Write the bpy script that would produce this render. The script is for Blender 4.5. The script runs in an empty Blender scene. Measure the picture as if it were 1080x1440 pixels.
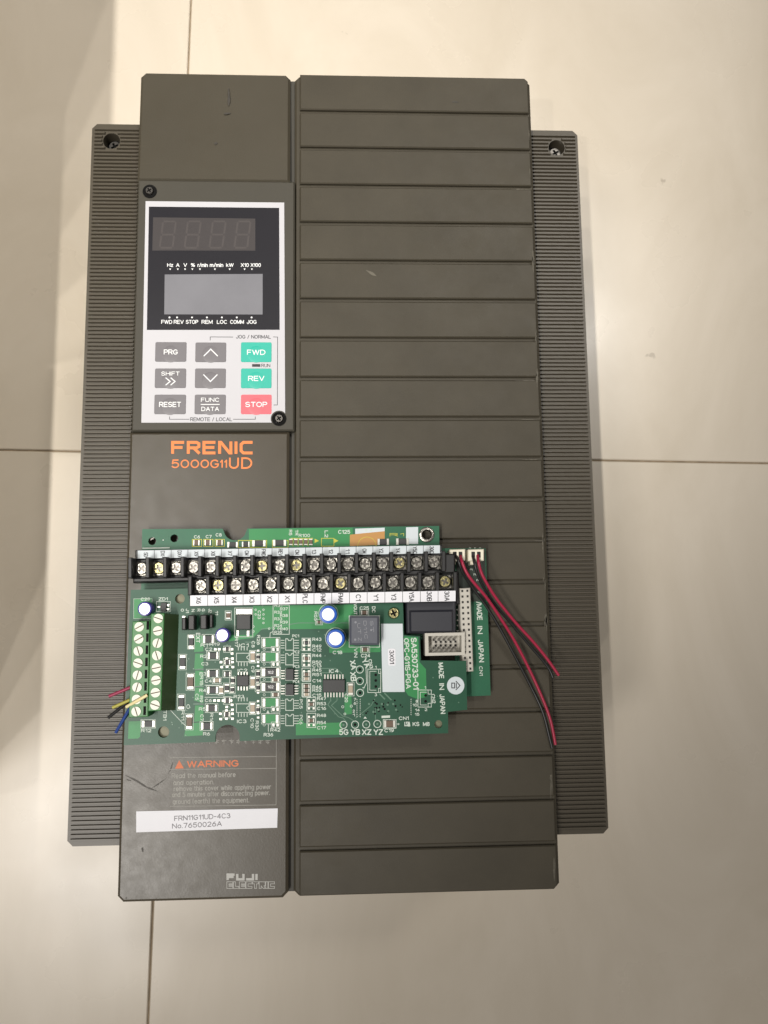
import bpy, bmesh, math, random
from mathutils import Vector, Matrix
random.seed(11)
scene = bpy.context.scene
COL = scene.collection
ZF = 0.195                      # height of the drive's front face above the floor (metres)

# ------------------------------------------------------------------ camera
FPX = 1165.0
M = Matrix(((0.99896, -0.0122, 0.04393), (0.0065, 0.99182, 0.12744), (-0.04513, -0.12703, 0.99087)))
C = Vector((0.02122, -0.26257, 0.37369 + ZF))
cd = bpy.data.cameras.new('camera'); cam = bpy.data.objects.new('camera', cd); COL.objects.link(cam)
cam.matrix_world = Matrix.Translation(C) @ M.transposed().to_4x4()
cd.sensor_fit = 'VERTICAL'; cd.sensor_height = 36.0; cd.lens = 36.0 * FPX / 1440.0
cd.clip_start = 0.01; cd.clip_end = 100.0
scene.camera = cam

# ------------------------------------------------------------------ world, lamps, exposure
w = bpy.data.worlds.new('World'); scene.world = w; w.use_nodes = True
bg = w.node_tree.nodes['Background']
bg.inputs[0].default_value = (1.0, 0.955, 0.9, 1); bg.inputs[1].default_value = 0.25

def aim(o, loc, tgt):
    o.location = loc
    o.rotation_euler = (Vector(tgt) - Vector(loc)).to_track_quat('-Z', 'Y').to_euler()

def area(name, loc, tgt, sx, sy, power, col, roll=None):
    l = bpy.data.lights.new(name, 'AREA'); l.shape = 'RECTANGLE'; l.size = sx; l.size_y = sy
    l.energy = power; l.color = col
    o = bpy.data.objects.new(name, l); COL.objects.link(o); aim(o, loc, tgt)
    if roll is not None: o.rotation_euler = (0, 0, roll)
    return o

def spot(name, loc, tgt, power, deg, blend, rad, col):
    l = bpy.data.lights.new(name, 'SPOT'); l.energy = power; l.spot_size = math.radians(deg)
    l.spot_blend = blend; l.shadow_soft_size = rad; l.color = col
    o = bpy.data.objects.new(name, l); COL.objects.link(o); aim(o, loc, tgt)
    return o

WARM = (1.0, 0.96, 0.9)
for i in range(6):                      # row of spots standing in for one long ceiling tube on the left
    yy = -1.40 + 0.30 * i
    spot('ceiling_and_fill_lamp', (-0.64, yy, 2.45), (-0.15, 0.17, 0), 43.0, 31.0, 1.0, 0.013, WARM)
spot('ceiling_and_fill_lamp', (0.75, 0.85, 2.45), (-0.22, 0.05, 0), 150.0, 26.0, 1.0, 0.25, WARM)  # added fill spot, brightens the shaded floor at the left
area('ceiling_panel_lamp', (-0.90, -0.95, 2.45), (0, 0, 0), 0.30, 0.30, 16.5, (1.0, 0.96, 0.92), roll=0.0)

vs = scene.view_settings
vs.view_transform = 'Standard'; vs.look = 'None'; vs.exposure = 0.0; vs.gamma = 1.0; vs.use_curve_mapping = False
scene.render.engine = 'CYCLES'

# ------------------------------------------------------------------ helpers
def at(px, py, h=0.0):
    """photo pixel -> point at height h above the drive's front face"""
    d = M.transposed() @ Vector(((px - 540) / FPX, -(py - 720) / FPX, -1.0))
    s = (ZF + h - C.z) / d.z
    return C + d * s

def lin(r, g, b):
    def f(c):
        c /= 255.0
        return c / 12.92 if c <= 0.04045 else ((c + 0.055) / 1.055) ** 2.4
    return (f(r), f(g), f(b), 1.0)

def mat(name, col, rough=0.5, metal=0.0, var=0.0, vscale=40.0, bump=0.0, bscale=900.0, rvar=0.0, rscale=25.0, spec=0.5, coat=0.0, col2=None, trans=0.0):
    m = bpy.data.materials.new(name); m.use_nodes = True
    nt = m.node_tree; N = nt.nodes; L = nt.links; b = N['Principled BSDF']
    b.inputs['Base Color'].default_value = col; b.inputs['Roughness'].default_value = rough
    b.inputs['Metallic'].default_value = metal; b.inputs['Specular IOR Level'].default_value = spec
    b.inputs['Coat Weight'].default_value = coat
    b.inputs['Transmission Weight'].default_value = trans
    geo = N.new('ShaderNodeNewGeometry')
    if var > 0:
        n = N.new('ShaderNodeTexNoise'); n.inputs['Scale'].default_value = vscale; n.inputs['Detail'].default_value = 6; n.inputs['Roughness'].default_value = 0.62
        L.new(geo.outputs['Position'], n.inputs['Vector'])
        r = N.new('ShaderNodeMapRange'); r.inputs[1].default_value = 0.3; r.inputs[2].default_value = 0.7
        L.new(n.outputs['Fac'], r.inputs[0])
        mx = N.new('ShaderNodeMix'); mx.data_type = 'RGBA'
        c2 = col2 or tuple(c * (1 - var) for c in col[:3]) + (1,)
        c1 = col if col2 else tuple(min(1, c * (1 + var)) for c in col[:3]) + (1,)
        mx.inputs[6].default_value = c1; mx.inputs[7].default_value = c2
        L.new(r.outputs[0], mx.inputs[0]); L.new(mx.outputs[2], b.inputs['Base Color'])
    if rvar > 0:
        n = N.new('ShaderNodeTexNoise'); n.inputs['Scale'].default_value = rscale; n.inputs['Detail'].default_value = 8; n.inputs['Roughness'].default_value = 0.7
        L.new(geo.outputs['Position'], n.inputs['Vector'])
        r = N.new('ShaderNodeMapRange'); r.inputs[1].default_value = 0.3; r.inputs[2].default_value = 0.7
        r.inputs[3].default_value = max(0.03, rough - rvar); r.inputs[4].default_value = min(1, rough + rvar)
        L.new(n.outputs['Fac'], r.inputs[0]); L.new(r.outputs[0], b.inputs['Roughness'])
    if bump > 0:
        n = N.new('ShaderNodeTexNoise'); n.inputs['Scale'].default_value = bscale; n.inputs['Detail'].default_value = 3
        L.new(geo.outputs['Position'], n.inputs['Vector'])
        bp = N.new('ShaderNodeBump'); bp.inputs['Strength'].default_value = bump; bp.inputs['Distance'].default_value = 0.0004
        L.new(n.outputs['Fac'], bp.inputs['Height']); L.new(bp.outputs[0], b.inputs['Normal'])
    return m

W = {}
def put(name, mesh, parent=None, loc=(0, 0, 0), kind=None, rz=0.0):
    o = bpy.data.objects.new(name, mesh); COL.objects.link(o)
    loc = Vector(loc); W[o.name] = loc
    o.location = loc - (W[parent.name] if parent else Vector((0, 0, 0)))
    if parent: o.parent = parent
    if rz: o.rotation_euler.z = rz
    if kind: o['kind'] = kind
    return o

def thing(name, label, cat, loc):
    o = put(name, None, None, loc); o['label'] = label; o['category'] = cat; o.empty_display_size = 0.02
    return o

def inset(poly, d):
    n = len(poly); out = []
    for i in range(n):
        p0, p1, p2 = Vector(poly[i - 1][:2]), Vector(poly[i][:2]), Vector(poly[(i + 1) % n][:2])
        e1 = (p1 - p0).normalized(); e2 = (p2 - p1).normalized()
        n1 = Vector((-e1.y, e1.x)); n2 = Vector((-e2.y, e2.x))
        k = 1 + n1.dot(n2)
        v = (n1 + n2) / max(k, 0.3)
        out.append(p1 + v * d)
    return out

def ccw(poly):
    a = sum(poly[i - 1][0] * poly[i][1] - poly[i][0] * poly[i - 1][1] for i in range(len(poly)))
    return list(poly) if a > 0 else list(reversed(poly))

def rectp(x0, y0, x1, y1, ch=0.0, seg=1):
    """rectangle, its corners cut (seg 1) or rounded (seg > 1)"""
    if x0 > x1: x0, x1 = x1, x0
    if y0 > y1: y0, y1 = y1, y0
    if ch <= 0: return [(x0, y0), (x1, y0), (x1, y1), (x0, y1)]
    out = []
    for cx, cy, a in ((x1 - ch, y0 + ch, -90), (x1 - ch, y1 - ch, 0), (x0 + ch, y1 - ch, 90), (x0 + ch, y0 + ch, 180)):
        for k in range(seg + 1):
            t = math.radians(a + 90 * k / seg); out.append((cx + ch * math.cos(t), cy + ch * math.sin(t)))
    return out

class MB:
    def __init__(s): s.v = []; s.f = []; s.m = []
    def add(s, vs_, fs, mi=0):
        b = len(s.v); s.v += [tuple(v) for v in vs_]; s.f += [tuple(i + b for i in f) for f in fs]; s.m += [mi] * len(fs); return s
    def prism(s, poly, z0, z1, b=0.0, mi=0, top=None, bot=True):
        poly = ccw(poly); n = len(poly)
        rings = [[(p[0], p[1], z0) for p in poly]]
        if b > 0:
            rings.append([(p[0], p[1], z1 - b) for p in poly]); rings.append([(p[0], p[1], z1) for p in inset(poly, b)])
        else: rings.append([(p[0], p[1], z1) for p in poly])
        vs_ = [v for r in rings for v in r]; fs = []
        for k in range(len(rings) - 1):
            for i in range(n):
                j = (i + 1) % n
                fs.append((k * n + i, k * n + j, (k + 1) * n + j, (k + 1) * n + i))
        s.add(vs_, fs, mi)
        last = len(s.v) - n
        s.f.append(tuple(range(last, last + n))); s.m.append(mi if top is None else top)
        if bot:
            st = len(s.v) - n * len(rings)
            s.f.append(tuple(reversed(range(st, st + n)))); s.m.append(mi)
        return s
    def box(s, cx, cy, sx, sy, z0, z1, b=0.0, rz=0.0, mi=0):
        c, n = math.cos(rz), math.sin(rz)
        pl = [(cx + c * x - n * y, cy + n * x + c * y) for x, y in ((-sx / 2, -sy / 2), (sx / 2, -sy / 2), (sx / 2, sy / 2), (-sx / 2, sy / 2))]
        return s.prism(pl, z0, z1, b, mi)
    def cyl(s, cx, cy, r, z0, z1, b=0.0, n=20, mi=0, top=None):
        return s.prism([(cx + r * math.cos(2 * math.pi * k / n), cy + r * math.sin(2 * math.pi * k / n)) for k in range(n)], z0, z1, b, mi, top)
    def lathe(s, prof, n=24, mi=0, cx=0, cy=0):
        vs_ = [(cx + r * math.cos(2 * math.pi * k / n), cy + r * math.sin(2 * math.pi * k / n), z) for r, z in prof for k in range(n)]
        fs = [(a * n + k, a * n + (k + 1) % n, (a + 1) * n + (k + 1) % n, (a + 1) * n + k) for a in range(len(prof) - 1) for k in range(n)]
        s.add(vs_, fs, mi)
        st = len(s.v) - n; s.f.append(tuple(range(st, st + n))); s.m.append(mi)
        return s
    def tube(s, pts, r, n=8, mi=0, capmi=None, core=None):
        pts = [Vector(p) for p in pts]; rings = []
        for i, p in enumerate(pts):
            t = (pts[min(i + 1, len(pts) - 1)] - pts[max(i - 1, 0)]).normalized()
            u = t.cross(Vector((0, 0, 1)))
            u = u.normalized() if u.length > 1e-4 else Vector((1, 0, 0))
            q = t.cross(u)
            rings.append([p + (u * math.cos(2 * math.pi * k / n) + q * math.sin(2 * math.pi * k / n)) * r for k in range(n)])
        vs_ = [v for g in rings for v in g]
        fs = [(a * n + k, a * n + (k + 1) % n, (a + 1) * n + (k + 1) % n, (a + 1) * n + k) for a in range(len(rings) - 1) for k in range(n)]
        s.add(vs_, fs, mi)
        b = len(s.v) - len(vs_)
        cm = mi if capmi is None else capmi
        s.f.append(tuple(reversed(range(b, b + n)))); s.m.append(cm)
        s.f.append(tuple(range(len(s.v) - n, len(s.v)))); s.m.append(cm)
        return s
    def mesh(s, name, mats, origin=(0, 0, 0), smooth=None):
        me = bpy.data.meshes.new(name); ox, oy, oz = origin
        me.from_pydata([(x - ox, y - oy, z - oz) for x, y, z in s.v], [], s.f)
        for m in (mats if isinstance(mats, (list, tuple)) else [mats]): me.materials.append(m)
        me.polygons.foreach_set('material_index', s.m)
        bm = bmesh.new(); bm.from_mesh(me); bmesh.ops.recalc_face_normals(bm, faces=bm.faces); bm.to_mesh(me); bm.free()
        if smooth:
            me.polygons.foreach_set('use_smooth', [True] * len(me.polygons)); me.set_sharp_from_angle(angle=math.radians(smooth))
        me.update(); return me
    def build(s, name, mats, parent, loc=None, kind=None, smooth=None):
        if loc is None:
            n = len(s.v); loc = (sum(v[0] for v in s.v) / n, sum(v[1] for v in s.v) / n, min(v[2] for v in s.v))
        return put(name, s.mesh(name, mats, loc, smooth), parent, loc, kind)

def plate_mesh(name, outline, holes, z0, z1, m, origin):
    cu = bpy.data.curves.new('t', 'CURVE'); cu.dimensions = '2D'; cu.fill_mode = 'BOTH'; cu.extrude = (z1 - z0) / 2
    for lp in [outline] + holes:
        sp = cu.splines.new('POLY'); sp.points.add(len(lp) - 1); sp.use_cyclic_u = True
        for i, p in enumerate(lp): sp.points[i].co = (p[0] - origin[0], p[1] - origin[1], 0, 1)
    ob = bpy.data.objects.new('t', cu); me0 = ob.to_mesh(); me = me0.copy(); me.name = name; ob.to_mesh_clear()
    bpy.data.objects.remove(ob); bpy.data.curves.remove(cu)
    me.transform(Matrix.Translation((0, 0, (z0 + z1) / 2 - origin[2])))
    me.materials.clear(); me.materials.append(m)
    for p in me.polygons: p.use_smooth = False
    bm = bmesh.new(); bm.from_mesh(me); bmesh.ops.remove_doubles(bm, verts=bm.verts, dist=1e-7); bmesh.ops.recalc_face_normals(bm, faces=bm.faces); bm.to_mesh(me); bm.free()
    return me

def circ(c, r, n=24, a0=0.0, a1=360.0):
    full = abs(a1 - a0) >= 359.9
    k = n if full else n + 1
    return [(c[0] + r * math.cos(math.radians(a0 + (a1 - a0) * i / n)), c[1] + r * math.sin(math.radians(a0 + (a1 - a0) * i / n))) for i in range(k)]

def _arc(cx, cy, rx, ry, a0, a1, n=8):
    return [(cx + rx * math.cos(math.radians(a0 + (a1 - a0) * i / n)), cy + ry * math.sin(math.radians(a0 + (a1 - a0) * i / n))) for i in range(n + 1)]
def _font():
    o = [_arc(.5, .5, .5, .5, 90, 450, 16)]
    G = {
     'A': (.78, [[(0, 0), (.5, 1), (1, 0)], [(.17, .34), (.83, .34)]]), 'V': (.76, [[(0, 1), (.5, 0), (1, 1)]]),
     'B': (.68, [[(0, 0), (0, 1), (.62, 1)] + _arc(.62, .76, .33, .24, 90, -90, 6) + [(0, .52)], [(.62, .52)] + _arc(.66, .26, .34, .26, 90, -90, 6) + [(0, 0), (0, .1)]]),
     'C': (.76, [_arc(.52, .5, .52, .5, 42, 318, 14)]), 'D': (.74, [[(0, 0), (0, 1), (.42, 1)] + _arc(.42, .5, .58, .5, 90, -90, 9) + [(0, 0), (0, .05)]]),
     'E': (.64, [[(1, 1), (0, 1), (0, 0), (1, 0)], [(0, .52), (.9, .52)]]), 'F': (.6, [[(1, 1), (0, 1), (0, 0)], [(0, .5), (.86, .5)]]),
     'G': (.8, [_arc(.5, .5, .5, .5, 42, 330, 14) + [(.96, .46), (.56, .46)]]), 'H': (.72, [[(0, 0), (0, 1)], [(1, 0), (1, 1)], [(0, .53), (1, .53)]]),
     'I': (.0, [[(0, 0), (0, 1)]]), 'J': (.52, [[(1, 1), (1, .3)] + _arc(.5, .3, .5, .3, 0, -180, 8)]), 'K': (.7, [[(0, 0), (0, 1)], [(.95, 1), (0, .4)], [(.33, .6), (1, 0)]]),
     'L': (.56, [[(0, 1), (0, 0), (1, 0)]]), 'M': (.86, [[(0, 0), (0, 1), (.5, .12), (1, 1), (1, 0)]]), 'N': (.74, [[(0, 0), (0, 1), (1, 0), (1, 1)]]),
     'O': (.82, o), 'P': (.66, [[(0, 0), (0, 1), (.62, 1)] + _arc(.62, .73, .38, .27, 90, -90, 7) + [(0, .46)]]), 'Q': (.82, o + [[(.6, .3), (1, -.04)]]),
     'R': (.7, [[(0, 0), (0, 1), (.62, 1)] + _arc(.62, .74, .36, .26, 90, -90, 7) + [(0, .48)], [(.56, .48), (1, 0)]]),
     'S': (.68, [_arc(.5, .74, .46, .26, 25, 180, 7) + _arc(.5, .74, .46, .24, 195, 262, 4) + _arc(.5, .26, .5, .26, 85, -90, 8) + _arc(.5, .26, .5, .26, -95, -160, 4)]),
     'T': (.7, [[(0, 1), (1, 1)], [(.5, 1), (.5, 0)]]), 'U': (.72, [[(0, 1), (0, .34)] + _arc(.5, .34, .5, .34, 180, 360, 9) + [(1, 1)]]),
     'W': (1.05, [[(0, 1), (.25, 0), (.5, 1), (.75, 0), (1, 1)]]), 'X': (.72, [[(0, 0), (1, 1)], [(0, 1), (1, 0)]]), 'Y': (.74, [[(0, 1), (.5, .46), (1, 1)], [(.5, .46), (.5, 0)]]),
     'Z': (.68, [[(0, 1), (1, 1), (0, 0), (1, 0)]]),
     '0': (.62, o), '1': (.3, [[(0, .74), (1, 1), (1, 0)]]), '2': (.62, [_arc(.5, .72, .48, .28, 165, -30, 8) + [(0, 0), (1, 0)]]),
     '3': (.62, [_arc(.47, .75, .43, .25, 155, -80, 8), _arc(.48, .27, .52, .27, 85, -155, 9)]), '4': (.66, [[(.74, 0), (.74, 1), (0, .3), (1, .3)]]),
     '5': (.62, [[(.92, 1), (.16, 1), (.06, .52)] + _arc(.48, .33, .52, .33, 125, -150, 10)]), '6': (.62, [[(.8, .97), (.4, .86), (.06, .45)] + _arc(.5, .31, .5, .31, 170, -190, 14)]),
     '7': (.6, [[(0, 1), (1, 1), (.36, 0)]]), '8': (.62, [_arc(.5, .76, .42, .24, -90, 270, 12), _arc(.5, .26, .5, .26, 90, 450, 12)]), '9': (.62, [_arc(.5, .69, .5, .31, 0, 360, 14), [(1, .69), (.9, .35), (.6, .1), (.2, .03)]]),
     '-': (.4, [[(0, .45), (1, .45)]]), '+': (.6, [[(0, .45), (1, .45)], [(.5, .1), (.5, .8)]]), '/': (.4, [[(0, -.05), (1, 1.05)]]), '.': (.05, [[(0, 0), (0, .06)]]), ' ': (.25, []),
     '(': (.22, [_arc(1, .45, 1, .65, 120, 240, 6)]), ')': (.22, [_arc(0, .45, 1, .65, 60, -60, 6)]), '%': (.9, [_arc(.2, .76, .19, .22, 0, 360, 10), _arc(.8, .24, .19, .22, 0, 360, 10), [(.2, 0), (.8, 1)]]),
     'a': (.52, [_arc(.5, .35, .5, .35, 0, 360, 12), [(1, .7), (1, 0)]]), 'b': (.52, [[(0, 1), (0, 0)], _arc(.5, .35, .5, .35, 0, 360, 12)]), 'c': (.5, [_arc(.52, .35, .5, .35, 45, 315, 9)]),
     'd': (.52, [[(1, 1), (1, 0)], _arc(.5, .35, .5, .35, 0, 360, 12)]), 'e': (.52, [[(.02, .36), (.98, .36)] + _arc(.5, .35, .5, .35, 5, 315, 11)]), 'f': (.3, [[(1, .98), (.6, .95), (.4, .78), (.4, 0)], [(0, .68), (.9, .68)]]),
     'g': (.52, [_arc(.5, .35, .5, .35, 0, 360, 12), [(1, .7), (1, -.1), (.75, -.28), (.1, -.26)]]), 'h': (.5, [[(0, 0), (0, 1)], [(0, .45)] + _arc(.5, .42, .5, .28, 150, 0, 6) + [(1, 0)]]), 'i': (.0, [[(0, 0), (0, .68)], [(0, .9), (0, .98)]]),
     'k': (.5, [[(0, 0), (0, 1)], [(.9, .68), (0, .26)], [(.35, .42), (1, 0)]]), 'l': (.0, [[(0, 0), (0, 1)]]), 'm': (.82, [[(0, 0), (0, .7)], _arc(.25, .44, .25, .26, 170, 0, 6) + [(.5, 0)], _arc(.75, .44, .25, .26, 170, 0, 6) + [(1, 0)]]),
     'n': (.5, [[(0, 0), (0, .7)], [(0, .45)] + _arc(.5, .42, .5, .28, 150, 0, 6) + [(1, 0)]]), 'o': (.54, [_arc(.5, .35, .5, .35, 0, 360, 12)]), 'p': (.52, [[(0, .7), (0, -.28)], _arc(.5, .35, .5, .35, 0, 360, 12)]),
     'q': (.52, [[(1, .7), (1, -.28)], _arc(.5, .35, .5, .35, 0, 360, 12)]), 'r': (.3, [[(0, 0), (0, .7)], [(0, .42), (.45, .66), (1, .69)]]), 's': (.46, [[(.92, .6), (.5, .7), (.08, .55), (.2, .41), (.8, .29), (.94, .14), (.5, 0), (.04, .1)]]),
     't': (.3, [[(.4, .92), (.4, .12), (.6, .01), (1, .02)], [(0, .68), (.95, .68)]]), 'u': (.5, [[(0, .7), (0, .26)] + _arc(.5, .28, .5, .28, 190, 340, 6), [(1, .7), (1, 0)]]), 'v': (.5, [[(0, .7), (.5, 0), (1, .7)]]),
     'w': (.74, [[(0, .7), (.25, 0), (.5, .7), (.75, 0), (1, .7)]]), 'x': (.48, [[(0, 0), (1, .7)], [(0, .7), (1, 0)]]), 'y': (.5, [[(0, .7), (.5, 0)], [(1, .7), (.4, -.2), (.1, -.28)]]), 'z': (.48, [[(0, .7), (1, .7), (0, 0), (1, 0)]])}
    return G
GLYPHS = _font()

def ribbon(pl, wd):
    """polyline -> quads; sharp corners start a new strip"""
    parts = [[pl[0]]]
    for i in range(1, len(pl)):
        parts[-1].append(pl[i])
        if i < len(pl) - 1:
            a = (pl[i][0] - pl[i - 1][0], pl[i][1] - pl[i - 1][1]); b = (pl[i + 1][0] - pl[i][0], pl[i + 1][1] - pl[i][1])
            if a[0] * b[0] + a[1] * b[1] < -.1 * math.hypot(*a) * math.hypot(*b): parts.append([pl[i]])
    return [_strip(p, wd) for p in parts if len(p) > 1]

def _strip(pl, wd):
    """polyline -> strip of quads with mitred joints"""
    pl = [p for i, p in enumerate(pl) if i == 0 or math.hypot(p[0] - pl[i - 1][0], p[1] - pl[i - 1][1]) > 1e-9]
    n = len(pl)
    if n < 2: return [], []
    closed = n > 3 and math.hypot(pl[0][0] - pl[-1][0], pl[0][1] - pl[-1][1]) < wd * .2
    if closed: pl = pl[:-1]; n -= 1
    L_ = []; R_ = []
    for i in range(n):
        p = Vector(pl[i])
        a = Vector(pl[i - 1]) if (i > 0 or closed) else None
        b = Vector(pl[(i + 1) % n]) if (i < n - 1 or closed) else None
        d1 = (p - a).normalized() if a is not None else None; d2 = (b - p).normalized() if b is not None else None
        if d1 is None: d1 = d2; p = p - d2 * wd * .3
        if d2 is None: d2 = d1; p = p + d1 * wd * .3
        n1 = Vector((-d1.y, d1.x)); n2 = Vector((-d2.y, d2.x)); k = 1 + n1.dot(n2)
        v = (n1 + n2) / max(k, .45) * wd / 2
        L_.append(tuple(p + v)); R_.append(tuple(p - v))
    m = n if closed else n - 1
    return L_ + R_, [(i, (i + 1) % n, n + (i + 1) % n, n + i) for i in range(m)]

class Ink:
    """flat print on a surface at height h: everything in photo pixels of that surface"""
    def __init__(s, h): s.h = h; s.mb = MB(); s.n = 0
    def z(s):
        s.n += 1; return ZF + s.h + 3e-6 * (s.n % 9)
    def sc(s, px, py): return (at(px + 5, py, s.h) - at(px - 5, py, s.h)).length / 10
    def text(s, t, cx, cy, wpx, hpx, ang=0.0, bold=0.0, res=2, mi=0):
        """stroke lettering, cap height hpx, total width wpx, turned by ang"""
        th = hpx * (.145 + bold * 1.5); gap = .24
        adv = [GLYPHS[c][0] for c in t]
        tot = sum(adv) + gap * (len(t) - 1)
        kx = (wpx - th) / max(tot, .05) if tot > .05 else 1.0
        hy = hpx - th; x = -(kx * tot) / 2
        o = at(cx, cy, s.h); k = s.sc(cx, cy); a = math.radians(ang); ca, sa = math.cos(a), math.sin(a)
        for c, ad in zip(t, adv):
            for pl in GLYPHS[c][1]:
                for v, f in ribbon([(x + u * ad * kx, -hy / 2 + w_ * hy) for u, w_ in pl], th):
                    z = s.z()
                    s.mb.add([(o.x + k * (u * ca - w_ * sa), o.y + k * (u * sa + w_ * ca), z + 8e-7 * (i % (len(v) // 2))) for i, (u, w_) in enumerate(v)], f, mi)
            x += (ad + gap) * kx
    def poly(s, pts, mi=0):
        z = s.z(); s.mb.add([(p.x, p.y, z) for p in (at(x, y, s.h) for x, y in pts)], [tuple(range(len(pts)))], mi)
    def line(s, pts, wpx, mi=0, closed=False):
        q = [at(x, y, s.h) for x, y in pts]
        if closed: q.append(q[0])
        for v, f in ribbon([(p.x, p.y) for p in q], s.sc(*pts[0]) * wpx):
            z = s.z()
            s.mb.add([(x, y, z + 8e-7 * (i % (len(v) // 2))) for i, (x, y) in enumerate(v)], f, mi)
    def rect(s, x0, y0, x1, y1, wpx, mi=0): s.line([(x0, y0), (x1, y0), (x1, y1), (x0, y1)], wpx, mi, True)
    def fill(s, x0, y0, x1, y1, mi=0): s.poly([(x0, y0), (x1, y0), (x1, y1), (x0, y1)], mi)
    def ring(s, cx, cy, r, wpx, n=20, mi=0):
        o = at(cx, cy, s.h); k = s.sc(cx, cy); z = s.z()
        vs_ = [(o.x + k * q * math.cos(2 * math.pi * i / n), o.y + k * q * math.sin(2 * math.pi * i / n), z) for q in (r - wpx / 2, r + wpx / 2) for i in range(n)]
        s.mb.add(vs_, [(i, (i + 1) % n, n + (i + 1) % n, n + i) for i in range(n)], mi)
    def disc(s, cx, cy, r, n=14, mi=0):
        o = at(cx, cy, s.h); k = s.sc(cx, cy); z = s.z()
        s.mb.add([(o.x + k * r * math.cos(2 * math.pi * i / n), o.y + k * r * math.sin(2 * math.pi * i / n), z) for i in range(n)], [tuple(range(n))], mi)
    def build(s, name, mats, parent, kind=None): return s.mb.build(name, mats, parent, kind=kind)

def psize(cx, cy, wp, hp, h):
    a = (at(cx + wp / 2, cy, h) - at(cx - wp / 2, cy, h)).length; b = (at(cx, cy + hp / 2, h) - at(cx, cy - hp / 2, h)).length
    return a, b

def pquad(pts, h): return [(p.x, p.y) for p in (at(x, y, h) for x, y in pts)]

# ------------------------------------------------------------------ materials
cover_col = lin(67, 62, 51)
M_cover = mat('olive_grey_plastic', cover_col, 0.48, spec=0.3, var=0.06, vscale=14, bump=0.10, bscale=1600, rvar=0.06, rscale=60)
M_cover_low = mat('rubbed_olive_grey_plastic', lin(69, 63, 52), 0.34, var=0.05, vscale=90, bump=0.06, bscale=1500, rvar=0.04, rscale=170, spec=0.36)
M_panel = mat('olive_grey_ribbed_cover_plastic', lin(65, 60, 49), 0.5, spec=0.28, var=0.09, vscale=45, bump=0.10, bscale=1600, rvar=0.06, rscale=70)
M_wing = mat('grey_side_plastic', lin(72, 66, 55), 0.4, spec=0.4, var=0.05, vscale=40, bump=0.08, bscale=1500)
M_keypad = mat('keypad_grey_plastic', lin(66, 63, 55), 0.48, spec=0.3, var=0.04, vscale=25, bump=0.08, bscale=1600)
M_under = mat('dark_moulded_plastic', lin(58, 55, 47), 0.6, bump=0.08)
M_face = mat('keypad_face_film', lin(187, 186, 190), 0.45, var=0.015, vscale=60)
M_window = mat('display_window_film', lin(34, 33, 38), 0.3, var=0.03, spec=0.35)
M_led = mat('led_display_filter', lin(64, 60, 60), 0.3)
M_seg = mat('led_segment', lin(71, 66, 65), 0.35)
M_lcd = mat('lcd_glass', lin(120, 120, 125), 0.25, var=0.06, vscale=45)
M_key = mat('grey_key_film', lin(108, 105, 108), 0.45)
M_green = mat('teal_key_film', lin(36, 170, 150), 0.45)
M_red = mat('red_key_film', lin(222, 96, 106), 0.45)
M_white_ink = mat('white_ink', lin(225, 226, 226), 0.5)
M_black_ink = mat('black_ink', lin(38, 38, 42), 0.5)
M_orange = mat('orange_ink', lin(226, 124, 58), 0.5, var=0.05, vscale=200)
M_warn = mat('faded_orange_ink', lin(202, 104, 52), 0.5, var=0.12, vscale=150)
M_grey_ink = mat('grey_ink', lin(146, 144, 137), 0.55, var=0.15, vscale=180)
M_maker = mat('silver_grey_ink', lin(172, 171, 166), 0.5)
M_sticker = mat('white_paper_label', lin(222, 222, 227), 0.6, var=0.02, vscale=60)
M_print = mat('faded_dot_print', lin(120, 118, 122), 0.6, var=0.25, vscale=500)
M_scuff = mat('dark_scuff', lin(53, 49, 42), 0.55, var=0.2, vscale=300)
M_rub = mat('pale_rub', lin(88, 83, 71), 0.6, var=0.2, vscale=500)
M_pcb = mat('green_solder_mask', lin(26, 76, 54), 0.4, var=0.12, vscale=35, spec=0.35)
M_pcb_edge = mat('green_board', lin(28, 92, 64), 0.42, var=0.12, vscale=40, spec=0.4)
M_pour = mat('green_copper_pour', lin(45, 128, 72), 0.4, var=0.08, vscale=60, spec=0.35)
M_trace = mat('green_trace', lin(84, 118, 98), 0.35)
M_dark_patch = mat('dark_board_patch', lin(34, 46, 36), 0.4)
M_silk = mat('silkscreen_white', lin(196, 206, 196), 0.6)
M_yellow_silk = mat('silkscreen_yellow', lin(190, 186, 60), 0.55)
M_solder = mat('tinned_solder', lin(206, 206, 198), 0.34, metal=0.4)
M_black = mat('black_plastic', lin(30, 29, 29), 0.45, var=0.08, bump=0.05)
M_term = mat('terminal_black_plastic', lin(24, 24, 25), 0.45, var=0.08, bump=0.05)
M_relay = mat('relay_black_plastic', lin(42, 43, 50), 0.38)
M_chip = mat('chip_epoxy', lin(44, 45, 45), 0.5, var=0.05, bump=0.05)
M_ferrite = mat('grey_blue_block', lin(80, 83, 92), 0.5, var=0.06, vscale=120, bump=0.05)
M_brown = mat('brown_chip', lin(98, 78, 62), 0.5)
M_tan = mat('tan_ceramic', lin(164, 150, 130), 0.5)
M_metal = mat('nickel_screw', lin(146, 143, 136), 0.3, metal=1.0, var=0.2, vscale=500, bump=0.5, bscale=900)
M_metal_y = mat('yellow_zinc_screw', lin(156, 148, 108), 0.3, metal=1.0, var=0.2, vscale=500, bump=0.5, bscale=900)
M_dscrew = mat('dark_steel', lin(104, 101, 97), 0.36, metal=1.0)
M_hole = mat('black_recess', lin(12, 11, 10), 0.8, spec=0.2)
M_tgreen = mat('green_terminal_plastic', lin(54, 116, 58), 0.42, var=0.04, vscale=90)
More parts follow.
